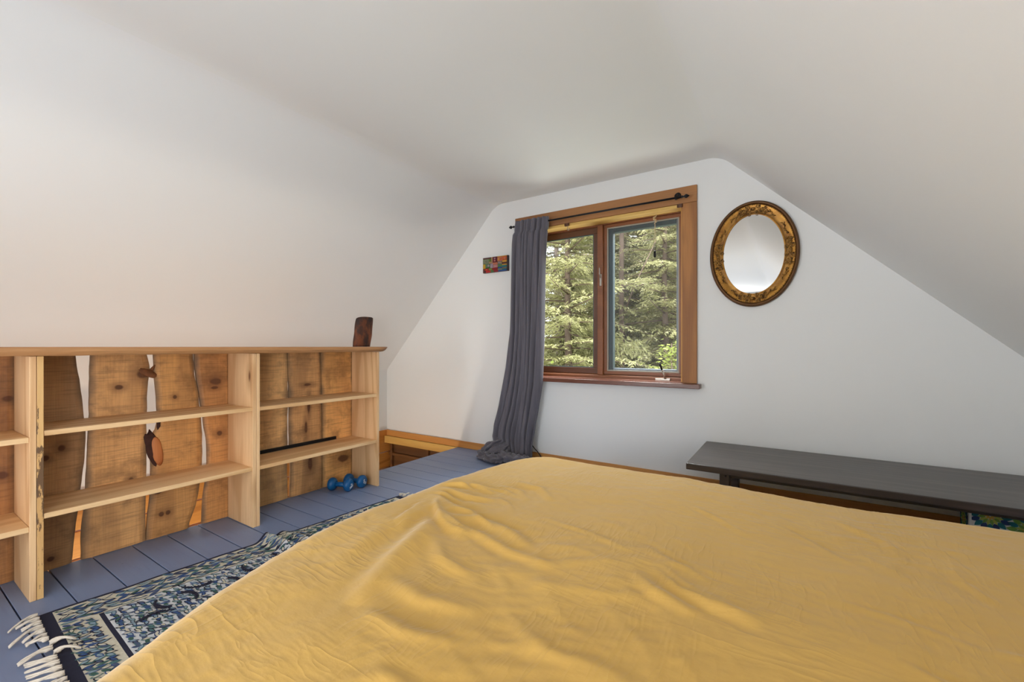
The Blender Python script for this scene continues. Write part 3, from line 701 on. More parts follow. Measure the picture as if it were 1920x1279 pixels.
# ------------------------------------------------------------------ dumbbells
def text_mesh(name, body, size, mat, parent, mw, ext=.0006):
    cu = bpy.data.curves.new(name, 'FONT'); cu.body = body; cu.size = size; cu.extrude = ext; cu.offset = size*.03; cu.align_x = 'CENTER'; cu.align_y = 'CENTER'
    tmp = bpy.data.objects.new('tmp', cu); COL.objects.link(tmp); bpy.context.view_layer.update()
    me = bpy.data.meshes.new_from_object(tmp.evaluated_get(bpy.context.evaluated_depsgraph_get())); COL.objects.unlink(tmp); bpy.data.objects.remove(tmp)
    me.transform(mw); me.materials.clear(); me.materials.append(mat); me.name = name
    return newobj(name, me, parent)
blue = plain('blue_vinyl', (16, 92, 150), .38, 0, .05, 5); white = plain('white_print', (225, 232, 238), .6)
def dumbbell(name, pa, pb, label, texts):
    a = Vector(pa); b = Vector(pb); c = (a+b)/2; r = empty(name, (c.x, c.y, 0), label, 'dumbbell', 'blue vinyl dumbbells')
    O = (c.x, c.y, 0); ax = (b-a).normalized(); L = (b-a).length
    mb = MB(O); mb.lathe([(.03, .0145), (L*.5, .0165), (L-.03, .0145)], a, ax, 20); mb.build('handle', blue, r)
    for p, d in ((a, ax), (b, -ax)):
        mb = MB(O); mb.lathe([(0, .030), (.003, .037), (.010, .0432), (.022, .0440), (.034, .041), (.044, .030), (.050, .018)], p, d, 28); ho_ = mb.build('weight', blue, r)
    # print on the end facing the bed
    up = Vector((0, 0, 1)); rt = up.cross(ax).normalized()
    for (s, sz, dx, dz, rot) in texts:
        m = Matrix((rt, up, ax)).transposed().to_4x4()
        m = Matrix.Translation(b+rt*dx+up*dz+ax*.0004-Vector(O)) @ m @ Matrix.Rotation(R(rot), 4, 'Z')
        text_mesh('printed_mark', s, sz, white, ho_, m)
dumbbell('dumbbell', (-2.715, 1.842, .0445), (-2.565, 1.905, .0445), 'blue dumbbell nearer the rug, under the lowest pine shelf', [('P4', .016, .006, .002, 12), ('XBIV', .019, .002, -.014, 12)])
dumbbell('dumbbell', (-2.70, 1.966, .0445), (-2.552, 2.004, .0445), 'blue dumbbell touching the end panel of the pine bookcase', [('8', .018, -.002, .010, -30), ('CO', .020, .004, -.008, -30)])

# ------------------------------------------------------------------ rug
def rug():
    O = Vector((-2.333, .385, 0)); ds = Vector((.0775, .997, 0)).normalized(); dw = Vector((.9985, -.05, 0)).normalized()
    LEN, WID = 1.628, .86
    def hz(s, w):
        z = .007+.003*mn.noise(Vector((s*6, w*6, 0)))+.002
        z += .045*math.exp(-((s-.79-.10*w)/.030)**2)*(1-.3*w)+.02*math.exp(-((s-.87-.25*w)/.035)**2)
        return z
    def P(s, w, h=0):
        wob = .004*mn.noise(Vector((s*4, 3, 0)))+(.012*math.exp(-((s-.80)/.05)**2) if w < .3 else 0)
        p = ds*s+dw*(w+wob); return Vector((p.x, p.y, hz(s, w)+h))
    root = empty('rug', O, 'blue, teal and cream leaf-patterned rug with fringe beside the bed', 'rug')
    cols = [('cream', (222, 216, 196)), ('navy', (28, 32, 58)), ('blue', (58, 88, 142)), ('pale', (146, 170, 186)), ('teal', (84, 124, 128)), ('green', (66, 104, 92)), ('slate', (78, 92, 124)), ('white', (226, 230, 234))]
    mats = [plain('rug_'+n, c, .9, 0, .14, 120, .6) for n, c in cols]; I = {n: i for i, (n, c) in enumerate(cols)}
    ns, nw = 360, 170; V = []; F = []; MI = []
    for i in range(ns+1):
        for j in range(nw+1): V.append(P(LEN*i/ns, WID*j/nw))
    W1 = nw+1
    def zone(s, w):
        e = min(s, LEN-s); ww = min(w, WID-w)
        if ww < .015: return 'navy'
        if e < .038: return 'cream' if .016 < e < .0185 else 'navy'
        if ww < .163 or e < .135: return 'cream'
        if ww < .168: return 'navy' 
        if e < .150: return 'navy'
        return 'white'
    for i in range(ns):
        for j in range(nw):
            a = i*W1+j; F.append((a, a+1, a+W1+1, a+W1)); MI.append(I[zone(LEN*(i+.5)/ns, WID*(j+.5)/nw)])
    n0 = len(V)
    # underside skirt
    rd = random.Random(11)
    def leaf(s, w, L, Wd, ang, c0, c1, h=.0012):
        ca, sa = math.cos(ang), math.sin(ang); n = 6
        for (k, c, hh) in ((1.0, c0, h), (.64, c1, h+.0008)):
            pts = []
            for q in range(n+1):
                f = q/n; x = (f-.5)*L*k; y = math.sin(math.pi*f**.85)*Wd*.5*k; pts.append((x, y))
            for q in range(n-1, 0, -1):
                f = q/n; x = (f-.5)*L*k; y = -math.sin(math.pi*f**.85)*Wd*.5*k; pts.append((x, y))
            base = len(V)
            for x, y in pts:
                ss = s+x*ca-y*sa; w2 = w+x*sa+y*ca
                V.append(P(min(max(ss, .002), LEN-.002), min(max(w2, .002), WID-.002), hh))
            F.append(tuple(range(base, base+len(pts)))); MI.append(I[c])
    def fill(s0, s1, w0, w1, base, L=.056, Wd=.0180, dens=1.12):
        st, wt = L*.80/dens, Wd*1.38/dens
        i = 0; s = s0+L*.4; 
        while s < s1-L*.3:
            w = w0+Wd*.7+(wt*.5 if i % 2 else 0)
            while w < w1-Wd*.4:
                a = base+rd.gauss(0, .28)+(.45 if (i+int(w/wt)) % 2 else -.35)
                c0 = rd.choice(['navy', 'navy', 'navy', 'blue', 'slate', 'teal', 'green']); c1 = rd.choice(['blue', 'blue', 'pale', 'slate', 'pale', 'teal', 'green', 'cream', 'pale', 'cream'])
                leaf(s+rd.uniform(-.005, .005), w+rd.uniform(-.002, .002), L*rd.uniform(.8, 1.15), Wd*rd.uniform(.8, 1.15), a, c0, c1); w += wt*.92
            s += st; i += 1
    for (a, b) in ((.015, .163), (WID-.163, WID-.015)): fill(.04, LEN-.04, a, b, .1)
    fill(.036, .142, .160, WID-.02, .5, .040, .0165, 1.2); fill(LEN-.142, LEN-.036, .160, WID-.02, .5, .040, .0165, 1.2)
    fill(.152, LEN-.152, .172, WID-.17, 1.0, .040, .0145, 1.15)
    # large navy fronds across the field
    for k in range(16):
        s = .2+k*.085+rd.uniform(-.02, .02); w = rd.uniform(.21, .36); a = rd.uniform(-.8, .8)+(math.pi if k % 2 else 0)
        for q in range(9):
            f = q/8; cs = s+math.cos(a+f*.8)*.09*f; cw = w+math.sin(a+f*.8)*.09*f; cw = min(max(cw, .185), .58)
            for sg in (-1, 1): leaf(cs, cw, .036*(1-.5*f), .010, a+f*.8+sg*.8, 'navy', 'navy', .0030)
    me = bpy.data.meshes.new('rug_pile'); me.from_pydata([tuple(v) for v in V], [], F)
    for m in mats: me.materials.append(m)
    me.polygons.foreach_set('material_index', MI)
    newobj('woven_field', me, root)
    # fringe: knotted tassels at both ends
    tw = plain('tassel_cotton', (224, 214, 200), .9, 0, .1, 60, .4)
    def tassel(s, w, dirn, L, bend, lift=0, back=0):
        mb = MB()
        for q in range(4):
            pts = []; rr = []; off = rd.uniform(-.004, .004); sp = rd.uniform(-.35, .35)
            for k in range(9):
                f = k/8; ss = s+dirn*L*f; w2 = w+off+bend*L*f*f+sp*.02*f+.003*math.sin(f*9+q)
                p = ds*ss+dw*w2; pts.append((p.x, p.y, .009+lift*math.sin(f*3.1)+.003*q*(1-f)+.002)); rr.append(.0040*(1-.35*f))
            mb.tube(pts, rr, 6)
        p = ds*(s+dirn*L*.18)+dw*(w+bend*L*.04); mb.sphere((p.x, p.y, .013+lift*.3), .0075, (1, 1, .8), 2)
        mb.build('tassel', tw, root)
    n = 24
    for k in range(n):
        w = .006+k*(WID-.012)/(n-1)
        if k in (7, 9): tassel(-.002, w, 1, .058, .5, .010)
        else: tassel(0, w, -1, .050+rd.uniform(-.012, .035), rd.uniform(-.5, .5)+(.3 if k < 4 else 0), .006)
        tassel(LEN, w, 1, .055+rd.uniform(-.01, .02), rd.uniform(-.3, .3), .004)
rug()

# ------------------------------------------------------------------ bed
class Perlin:
    def __init__(s, seed):
        r = np.random.RandomState(seed); s.p = r.permutation(256); s.p = np.concatenate([s.p, s.p]); a = r.rand(256)*2*np.pi; s.g = np.stack([np.cos(a), np.sin(a)], 1)
    def __call__(s, x, y):
        xi = np.floor(x).astype(int); yi = np.floor(y).astype(int); xf = x-xi; yf = y-yi; xi &= 255; yi &= 255
        u = xf**3*(xf*(xf*6-15)+10); v = yf**3*(yf*(yf*6-15)+10)
        def gr(ix, iy, dx, dy): h = s.p[s.p[ix & 255]+(iy & 255)]; g = s.g[h]; return g[..., 0]*dx+g[..., 1]*dy
        n00 = gr(xi, yi, xf, yf); n10 = gr(xi+1, yi, xf-1, yf); n01 = gr(xi, yi+1, xf, yf-1); n11 = gr(xi+1, yi+1, xf-1, yf-1)
        return (n00*(1-u)+n10*u)*(1-v)+(n01*(1-u)+n11*u)*v

def seg_dist(X, Y, pts):
    """distance, side sign and parameter along a polyline"""
    best = np.full(X.shape, 1e9); side = np.zeros_like(X); par = np.zeros_like(X); n = len(pts)-1
    for i in range(n):
        ax, ay = pts[i]; bx, by = pts[i+1]; dx, dy = bx-ax, by-ay; L2 = dx*dx+dy*dy
        t = np.clip(((X-ax)*dx+(Y-ay)*dy)/L2, 0, 1); px = ax+t*dx-X; py = ay+t*dy-Y; d = np.sqrt(px*px+py*py)
        m = d < best; best = np.where(m, d, best); side = np.where(m, np.sign((X-ax)*dy-(Y-ay)*dx), side); par = np.where(m, (i+t)/n, par)
    return best, side, par

def bed():
    ZT, RR = .437, .10
    root = empty('bed', (-.25, .95, 0), 'large low bed under a creased mustard yellow duvet', 'bed')
    O = np.array([-.25, .95, 0])
    # outline of the covered bed, seen from above
    outl = [(-.92, -.06), (-.99, .06), (-1.035, .20), (-1.095, .31), (-1.15, .41), (-1.21, .53), (-1.25, .66), (-1.275, .80), (-1.288, .95), (-1.297, 1.15), (-1.297, 1.35), (-1.288, 1.55), (-1.27, 1.72), (-1.235, 1.87), (-1.17, 1.965), (-1.08, 2.015),
            (-.95, 2.035), (-.7, 2.045), (-.45, 2.035), (-.25, 2.015), (-.05, 1.995), (.15, 2.01), (.4, 2.035), (.6, 2.04), (.78, 2.0), (.87, 1.9), (.90, 1.7), (.90, .2), (.88, 0), (.78, -.09), (.6, -.11), (-.6, -.11), (-.78, -.10)]
    P = np.array(outl)
    for _ in range(2):
        Q = np.empty((len(P)*2, 2)); Nx = np.roll(P, -1, 0); Q[0::2] = P*.75+Nx*.25; Q[1::2] = P*.25+Nx*.75; P = Q
    x0, x1, y0, y1 = -1.85, 1.42, -.62, 2.58; step = .0078
    nx = int((x1-x0)/step); ny = int((y1-y0)/step)
    X, Y = np.meshgrid(np.linspace(x0, x1, nx), np.linspace(y0, y1, ny), indexing='ij')
    best = np.full(X.shape, 1e9); GX = np.zeros_like(X); GY = np.zeros_like(X); ins = np.zeros(X.shape, bool)
    for i in range(len(P)):
        a = P[i]; b = P[(i+1) % len(P)]; d = b-a; L2 = d@d+1e-12
        t = np.clip(((X-a[0])*d[0]+(Y-a[1])*d[1])/L2, 0, 1); px = a[0]+t*d[0]; py = a[1]+t*d[1]; dd = np.hypot(px-X, py-Y)
        m = dd < best; best = np.where(m, dd, best); GX = np.where(m, px, GX); GY = np.where(m, py, GY)
        c = ((a[1] > Y) != (b[1] > Y)) & (X < (b[0]-a[0])*(Y-a[1])/(b[1]-a[1]+1e-12)+a[0]); ins ^= c
    sd = np.where(ins, -best, best)
    nX = np.where(ins, GX-X, X-GX)/(best+1e-9); nY = np.where(ins, GY-Y, Y-GY)/(best+1e-9)
    s = sd+RR; th = np.clip(s/RR, 0, math.pi/2*.985); drop = np.clip(s-RR*math.pi/2*.985, 0, None)
    flat = s <= 0
    bx = np.where(flat, X, X-nX*s); by = np.where(flat, Y, Y-nY*s)
    ox = np.where(flat, 0, RR*np.sin(th)); cz = np.where(flat, 0, RR*(1-np.cos(th)))
    p1, p2, p3, p4 = Perlin(1), Perlin(2), Perlin(3), Perlin(4)
    # broad undulation
    h = .016*p1(X*1.6, Y*1.6)+.009*p2(X*3.1+5, Y*3.1)+.0035*p3(X*7, Y*8)
    # warped ridges: cloth creases, oriented diagonally
    wx = X+.12*p3(X*2.2, Y*2.2); wy = Y+.12*p4(X*2.2+9, Y*2.2)
    def ridge(u, v, pn, pw=2.0): return (1-np.abs(pn(u, v))*2.2).clip(0, 1)**pw
    a = R(28); u1 = wx*math.cos(a)+wy*math.sin(a); v1 = -wx*math.sin(a)+wy*math.cos(a)
    mask1 = (p2(X*1.7+3, Y*1.7+8)*1.6+.45).clip(0, 1)
    h += .0030*mask1*ridge(u1*3, v1*8, p3, 3)
    a = R(-35); u2 = wx*math.cos(a)+wy*math.sin(a); v2 = -wx*math.sin(a)+wy*math.cos(a)
    mask2 = (p4(X*1.5+13, Y*1.5+2)*1.6+.4).clip(0, 1)
    h += .0030*mask2*ridge(u2*4, v2*10, p1, 3)
    h += .0014*ridge(u1*5, v1*23, p2, 3)*mask2+.0014*ridge(u2*6, v2*28, p4, 3)*mask1
    h += .0012*p3(X*22, Y*34)+.0010*p1(X*40, Y*31)
    # explicit folds at their places on the cover: (points, width, amplitude, asymmetric)
    folds = [([(-1.00, 1.10), (-.93, .92), (-.88, .78), (-.80, .60)], .035, .022, 1), ([(-1.05, 1.00), (-1.0, .85), (-.96, .70)], .03, -.010, 1),
             ([(-1.20, 1.35), (-1.08, 1.40), (-.98, 1.38)], .018, .014, 1), ([(-1.18, 1.30), (-1.03, 1.28), (-.92, 1.30)], .016, .014, 1), ([(-1.15, 1.24), (-1.0, 1.16), (-.88, 1.16)], .02, .013, -1),
             ([(-1.10, 1.17), (-.97, 1.08), (-.88, 1.03), (-.80, 1.0)], .022, .016, 1), ([(-.98, 1.10), (-.86, 1.13), (-.72, 1.10), (-.6, 1.04)], .020, .013, -1),
             ([(-.92, 1.02), (-.80, 1.04), (-.66, 1.00), (-.5, .98)], .016, .011, 1), ([(-1.02, 1.46), (-.90, 1.44), (-.82, 1.36)], .015, .010, -1), ([(-.98, 1.53), (-.84, 1.50), (-.74, 1.40)], .015, .010, 1),
             ([(-.9, .95), (-.78, .86), (-.64, .84)], .02, .010, 1), ([(-1.1, 1.12), (-1.06, 1.0), (-1.02, .93)], .018, .010, -1), ([(-.82, .72), (-.70, .70), (-.56, .74)], .025, .011, 1),
             ([(-.76, .60), (-.64, .60), (-.55, .63)], .02, .010, -1), ([(-.70, 1.25), (-.52, 1.22), (-.36, 1.16)], .012, .005, 1), ([(-.66, .92), (-.5, .9), (-.36, .94), (-.24, 1.0)], .02, .005, 1),
             ([(-.30, 1.14), (-.23, 1.06), (-.14, 1.02), (-.05, 1.0)], .020, .014, 1), ([(-.33, 1.06), (-.27, 1.0), (-.17, .96)], .016, .010, 1), ([(-.36, 1.22), (-.28, 1.17), (-.16, 1.12)], .012, .005, -1),
             ([(-.32, 1.62), (-.20, 1.54), (-.12, 1.46)], .010, .0055, 1), ([(-.08, 1.62), (.04, 1.52), (.12, 1.42)], .010, .005, -1), ([(.1, 1.75), (.22, 1.62), (.24, 1.5)], .013, .006, 1),
             ([(.35, 1.6), (.33, 1.45), (.38, 1.35)], .011, .005, 1), ([(.05, 1.2), (.18, 1.18), (.3, 1.14)], .012, .004, -1), ([(-.5, .75), (-.38, .7), (-.25, .72)], .02, .007, 1), ([(-.62, .50), (-.5, .5), (-.42, .55)], .018, .009, -1),
             ([(.3, 1.15), (.42, 1.15), (.55, 1.2)], .012, .006, 1), ([(.15, 1.02), (.22, .99), (.32, .97)], .012, .006, -1)]
    folds += [([(-1.22, 1.33), (-1.13, 1.37), (-1.05, 1.36)], .010, .014, -1), ([(-1.17, 1.26), (-1.10, 1.25), (-1.02, 1.22)], .011, .015, 1), ([(-1.12, 1.20), (-1.04, 1.12), (-.96, 1.05), (-.90, 1.02)], .011, .013, 1),
              ([(-1.0, 1.16), (-.92, 1.16), (-.84, 1.12), (-.76, 1.08)], .010, .010, -1), ([(-.96, 1.08), (-.88, 1.05), (-.80, 1.05)], .009, .011, 1), ([(-1.06, 1.40), (-.96, 1.42), (-.88, 1.38)], .009, .008, 1),
              ([(-.94, 1.34), (-.86, 1.30), (-.80, 1.24)], .008, .007, -1), ([(-.29, 1.12), (-.22, 1.055), (-.13, 1.02)], .011, -.012, 1), ([(-1.13, 1.15), (-1.10, 1.05), (-1.07, .96)], .012, .010, 1)]
    for pts, w, A, asym in folds:
        d, sg, t = seg_dist(X, Y, pts); q = d*sg/w
        taper = np.sin(np.pi*np.clip(t, .0, 1))**.6*np.exp(-np.clip(d-w*3, 0, None)/w)
        h += .8*A*taper*(np.exp(-q*q)-.45*np.exp(-((q-asym*1.6)**2)))
    # drape ripples down the sides
    ang = np.arctan2(GY-.95, GX+.25)
    rip = np.sin(ang*26+2*p1(GX*3, GY*3))*np.clip(drop/.3, 0, 1)*.022
    amp = ox+np.where(flat, 0, h*.9*np.sin(th))+rip+.06*np.clip(drop, 0, .5)
    px = bx+nX*np.where(flat, 0, amp); py = by+nY*np.where(flat, 0, amp)
    pz = ZT-cz-drop+h*np.where(flat, 1, np.cos(th))
    low = pz < .012; pz = np.where(low, .010+.004*np.abs(p2(X*9, Y*9)), pz)
    keep = sd < .56
    V = np.stack([px, py, pz], -1).reshape(-1, 3)-O
    idx = np.arange(nx*ny).reshape(nx, ny)
    q = np.stack([idx[:-1, :-1], idx[1:, :-1], idx[1:, 1:], idx[:-1, 1:]], -1).reshape(-1, 4)
    lim = (sd < .50)
    kq = (lim[:-1, :-1] & lim[1:, :-1] & lim[1:, 1:] & lim[:-1, 1:]).reshape(-1); q = q[kq]
    used = np.unique(q); remap = -np.ones(nx*ny, int); remap[used] = np.arange(len(used)); V = V[used]; q = remap[q]
    me = bpy.data.meshes.new('duvet'); me.vertices.add(len(V)); me.vertices.foreach_set('co', V.ravel()); me.loops.add(q.size); me.loops.foreach_set('vertex_index', q.ravel())
    me.polygons.add(len(q)); me.polygons.foreach_set('loop_start', np.arange(0, q.size, 4)); me.polygons.foreach_set('loop_total', np.full(len(q), 4)); me.update(calc_edges=True); me.validate()
    me.polygons.foreach_set('use_smooth', np.ones(len(me.polygons), bool))
    t = NT('mustard_cotton'); o = t.tc.outputs['Object']
    n = t.noise(o, 1.6, 3); col = t.mix(n, srgb(207, 163, 80), srgb(216, 174, 92))
    # creases and crumples too fine for the mesh
    wn = t.node('ShaderNodeTexNoise'); wn.inputs['Scale'].default_value = 3; t.link(o, wn.inputs['Vector'])
    vm = t.node('ShaderNodeVectorMath', operation='MULTIPLY_ADD'); t.link(wn.outputs['Color'], vm.inputs[0]); vm.inputs[1].default_value = (.09, .09, 0); t.link(o, vm.inputs[2])
    def rid(vec, sc, pw):
        a_ = t.math('ABSOLUTE', t.math('MULTIPLY_ADD', t.noise(vec, sc, 2, .5), 2, -1)); return t.math('POWER', t.math('SUBTRACT', 1, t.math('MINIMUM', t.math('MULTIPLY', a_, 2.5), 1)), pw)
    mp = t.node('ShaderNodeMapping'); t.link(vm.outputs[0], mp.inputs[0]); mp.inputs['Scale'].default_value = (5, 26, 1); mp.inputs['Rotation'].default_value = (0, 0, R(30))
    mp2 = t.node('ShaderNodeMapping'); t.link(vm.outputs[0], mp2.inputs[0]); mp2.inputs['Scale'].default_value = (30, 6, 1); mp2.inputs['Rotation'].default_value = (0, 0, R(-25))
    r1 = rid(mp.outputs[0], 1, 2.5); r2 = rid(mp2.outputs[0], 1, 2.5)
    ms = t.mapr(t.noise(o, 2.1, 2), .42, .62); ms2 = t.mapr(t.noise(o, 2.7, 2), .6, .38)
    cr_ = t.math('ADD', t.math('MULTIPLY', r1, ms), t.math('MULTIPLY', r2, ms2))
    hh = t.math('ADD', cr_, t.math('MULTIPLY', t.noise(t.scale(o, (1, 1.6, 1)), 45, 4, .6), .5))
    b1 = t.bump(hh, .32, .0035); b2 = t.bump(t.noise(o, 900, 2), .1, .001, b1)
    me.materials.append(t.fin(col, .85, b2, Sheen_Weight=.5, Sheen_Roughness=.35, Sheen_Tint=(1, .95, .82, 1)))
    ob = newobj('duvet', me, root)
    mb = MB(tuple(O)); mb.box(-.98, .78, .10, 1.88, .14, .36, .09, 5); mb.build('mattress', plain('mattress_ticking', (220, 216, 205), .8), root)
    mb = MB(tuple(O)); mb.box(-.92, .74, .14, 1.84, .02, .139, .005, 1)
    for x in (-.88, .64):
        for y_ in (.2, 1.72): mb.box(x, x+.06, y_, y_+.06, 0, .0195)
    mb.build('bed_base', M['trim'], root)
bed()
# tiny leaf speck on duvet
mb = MB((-.03, .93, .5))
mb.tube([(-.036, .925, .492), (-.03, .93, .494), (-.024, .931, .492)], [.0007, .0022, .0006], 6)

mb.b.free()

# ------------------------------------------------------------------ low black table and bin
def table():
    t = NT('black_stained_wood'); o = t.tc.outputs['Object']; n = t.noise(t.scale(o, (1.5, 20, 20)), 1, 4, .6)
    nb = t.noise(t.scale(o, (3, 60, 60)), 1, 3)
    m = t.fin(t.mix(t.mapr(n, .45, .75), srgb(66, 58, 55), srgb(96, 84, 78)), .30, t.bump(nb, .1, .002))
    O = (.35, 3.0, 0); r = empty('low_table', O, 'long low black wooden table against the wall beyond the bed', 'table')
    mb = MB(O); mb.box(-.523, 1.225, 2.63, 3.322, .297, .333, .004, 2); mb.build('table_top', m, r)
    for x in (-.357, 1.12):
        for y in (2.70, 3.18):
            mb = MB(O); mb.box(x, x+.05, y, y+.09, .0005, .2965, .003, 2)
            if y < 3: mb.lathe([(0, .006), (.002, .005)], (x+.03, y-.0005, .27), (0, -1, 0), 10)
            mb.build('leg', m, r)
        mb = MB(O); mb.box(x+.008, x+.040, 2.791, 3.179, .20, .2965, .002, 1); mb.build('side_rail', m, r)
    for y in (2.72, 3.24): mb = MB(O); mb.box(-.306, 1.119, y, y+.02, .262, .2965, .002, 1); mb.build('apron', m, r)
table()
def bin_():
    X0, X1, Y0, Y1, Z1 = .662, 1.06, 2.78, 2.90, .255
    O = ((X0+X1)/2, (Y0+Y1)/2, 0); r = empty('storage_bin', O, 'white fabric bin with teal and green flower print under the low table', 'storage bin')
    base = plain('bin_white_fabric', (224, 224, 222), .8, 0, .04, 30, .3)
    cols = {'teal': (26, 110, 122), 'navy': (34, 60, 110), 'green': (118, 158, 74), 'lime': (182, 194, 96), 'gold': (206, 170, 78), 'blue': (92, 138, 170), 'violet': (128, 116, 158)}
    mats = [plain('bin_'+k, c, .8, 0, .15, 80) for k, c in cols.items()]; nm = list(cols)
    mb = MB(O); mb.box(X0-.002, X1+.002, Y0-.002, Y1+.002, Z1-.012, Z1+.003, .004, 2); mb.build('rolled_rim', base, r)
    mb = MB(O); mb.mi = len(nm); mb.box(X0, X1, Y0, Y1, .001, Z1, .012, 4)
    def petal(cu, cv, ang, r0, r1, w, col, face, lift):
        mb.mi = nm.index(col); pts = []
        for k in range(9): f = k/8; pts.append((r0+(r1-r0)*f, w*math.sin(math.pi*f**.8)))
        for k in range(7, 0, -1): f = k/8; pts.append((r0+(r1-r0)*f, -w*math.sin(math.pi*f**.8)))
        out = []
        for a_, b_ in pts:
            u = cu+a_*math.cos(ang)-b_*math.sin(ang); v = cv+a_*math.sin(ang)+b_*math.cos(ang)
            v = min(max(v, .01), Z1-.002)
            if face == 0: u = min(max(u, X0+.008), X1-.008); out.append((u, Y0-.0028-lift, v))
            elif face == 1: u = min(max(u, Y0+.008), Y1-.008); out.append((X0-.0028-lift, u, v))
            else: u = min(max(u, Y0+.008), Y1-.008); out.append((X1+.0028+lift, u, v))
        vs = [mb.b.verts.new(Vector(p)-mb.off) for p in out]
        try: f_ = mb.b.faces.new(vs); f_.material_index = mb.mi
        except ValueError: pass
    rd = random.Random(8)
    for face, us in ((0, [(.728, .246), (.845, .205), (.965, .235), (.83, .08), (.72, .10), (1.0, .09)]), (1, [(2.84, .2), (2.84, .08)]), (2, [(2.84, .2), (2.84, .08)])):
        for k, (cu, cv) in enumerate(us):
            outer = ('teal', 'navy') if k % 2 == 0 else ('green', 'teal')
            for q in range(16): petal(cu, cv, q*math.pi/8, .034, .070, .0105, outer[q % 2], face, .0002)
            for q in range(16): petal(cu, cv, q*math.pi/8+.2, .014, .042, .006, 'lime' if q % 2 else 'green', face, .0005)
            for q in range(8): petal(cu, cv, q*math.pi/4, .002, .02, .004, 'gold', face, .0008)
        for q in range(26):
            lo, hi = (X0+.02, X1-.02) if face == 0 else (Y0+.02, Y1-.02); cu = rd.uniform(lo, hi); cv = rd.uniform(.02, Z1-.01)
            if min(math.hypot(cu-a_, cv-b_) for a_, b_ in us) < .075: continue
            petal(cu, cv, rd.uniform(0, 6.28), 0, .028, .007, rd.choice(nm), face, .0001)
    mb.build('printed_fabric_body', mats+[base], r)
bin_()

# ------------------------------------------------------------------ forest outside
def leaf_mat(name, a, b, c):
    t = NT(name); o = t.tc.outputs['Object']; n = t.noise(o, 1.1, 3, .6); n2 = t.noise(o, 9, 2)
    col = t.mix(t.mapr(n, .35, .65), srgb(*a), srgb(*b)); col = t.mix(t.mapr(n2, .5, .72, 0, .8), col, srgb(*c))
    d = t.node('ShaderNodeBsdfDiffuse'); tl = t.node('ShaderNodeBsdfTranslucent'); t.link(col, d.inputs[0]); t.link(col, tl.inputs[0])
    mx = t.node('ShaderNodeMixShader'); mx.inputs[0].default_value = .35; t.link(d.outputs[0], mx.inputs[1]); t.link(tl.outputs[0], mx.inputs[2]); t.link(mx.outputs[0], t.out.inputs[0])
    return t.m
LM = [leaf_mat('hemlock_needles', (146, 146, 104), (196, 194, 150), (228, 224, 190)), leaf_mat('hemlock_needles_dark', (118, 118, 86), (166, 162, 122), (206, 202, 166))]
BR = leaf_mat('sapling_leaves', (146, 160, 84), (186, 198, 112), (220, 224, 160))
TM = plain('trunk_bark', (122, 104, 94), .9, 0, .3, 6, .6); TP = plain('pale_trunk_bark', (176, 160, 154), .9, 0, .25, 6, .6)

def branch_template(seed, nt=26, broad=False):
    """flat hemlock spray of length 1 along +x: triangles as arrays"""
    rd = np.random.RandomState(seed); T = []
    for i in range(nt):
        f = (i+1)/nt; x = f; side = 1 if i % 2 else -1; L = .42*(1-f*.75)*(.75+.5*rd.rand()); a = side*(.95-.25*f+.15*rd.randn())
        ca, sa = math.cos(a), math.sin(a); z0 = -.12*f*f
        m = max(3, int(L/.030))
        for k in range(m):
            g = (k+.5)/m; bx_ = x+ca*L*g; by_ = sa*L*g; bz = z0-.10*g*g*L*2+.012*rd.randn()
            for sd_ in (-1, 1):
                a2 = a+sd_*(.8+.2*rd.randn()); l2 = .060*(1.1-g*.6)*(.8+.4*rd.rand()); w2 = .013
                ux, uy = math.cos(a2), math.sin(a2); tip = (bx_+ux*l2, by_+uy*l2, bz-.016+.012*rd.randn())
                T.append([(bx_-uy*w2, by_+ux*w2, bz), (bx_+uy*w2, by_-ux*w2, bz), tip])
    return np.array(T)
TPL = [branch_template(s) for s in (1, 2, 3)]
def tree_mesh(seed, H, rad, nb):
    rd = np.random.RandomState(seed); out = []; twig = []
    for i in range(nb):
        f = (i+rd.rand())/nb; z = .9+f*(H-1); L = rad*(1-f)**.8*(.65+.5*rd.rand())+.25; az = i*2.399+rd.rand()*.6
        T = TPL[i % 3].copy()*L; el = -.28+.5*rd.rand()-.1+.35*f; ro = .42*rd.randn()
        y_, z_ = T[..., 1]*math.cos(ro)-T[..., 2]*math.sin(ro), T[..., 1]*math.sin(ro)+T[..., 2]*math.cos(ro); x_ = T[..., 0]
        x2 = x_*math.cos(el)-z_*math.sin(el); z2 = x_*math.sin(el)+z_*math.cos(el)
        X = x2*math.cos(az)-y_*math.sin(az); Y = x2*math.sin(az)+y_*math.cos(az); out.append(np.stack([X, Y, z2+z], -1))
        e = np.array([math.cos(az)*math.cos(el)*L, math.sin(az)*math.cos(el)*L, z+math.sin(el)*L-.12*L]); twig.append(((0, 0, z), (e[0]*.55, e[1]*.55, z+(e[2]-z)*.45), tuple(e)))
    A = np.concatenate(out); return A, twig
def mesh_from_tris(name, A, mat):
    n = len(A); me = bpy.data.meshes.new(name); me.vertices.add(n*3); me.vertices.foreach_set('co', A.ravel()); me.loops.add(n*3); me.loops.foreach_set('vertex_index', np.arange(n*3))
    me.polygons.add(n); me.polygons.foreach_set('loop_start', np.arange(0, n*3, 3)); me.polygons.foreach_set('loop_total', np.full(n, 3)); me.update(calc_edges=True); me.materials.append(mat); return me
GZ = -2.7
protos = []
for k, (sd_, H, rad, nb) in enumerate([(21, 9.0, 2.1, 150), (22, 10.5, 2.4, 170), (23, 8.0, 1.9, 140)]):
    A, tw = tree_mesh(sd_, H, rad, nb); protos.append((mesh_from_tris('foliage', A, LM[k % 2]), tw, H))
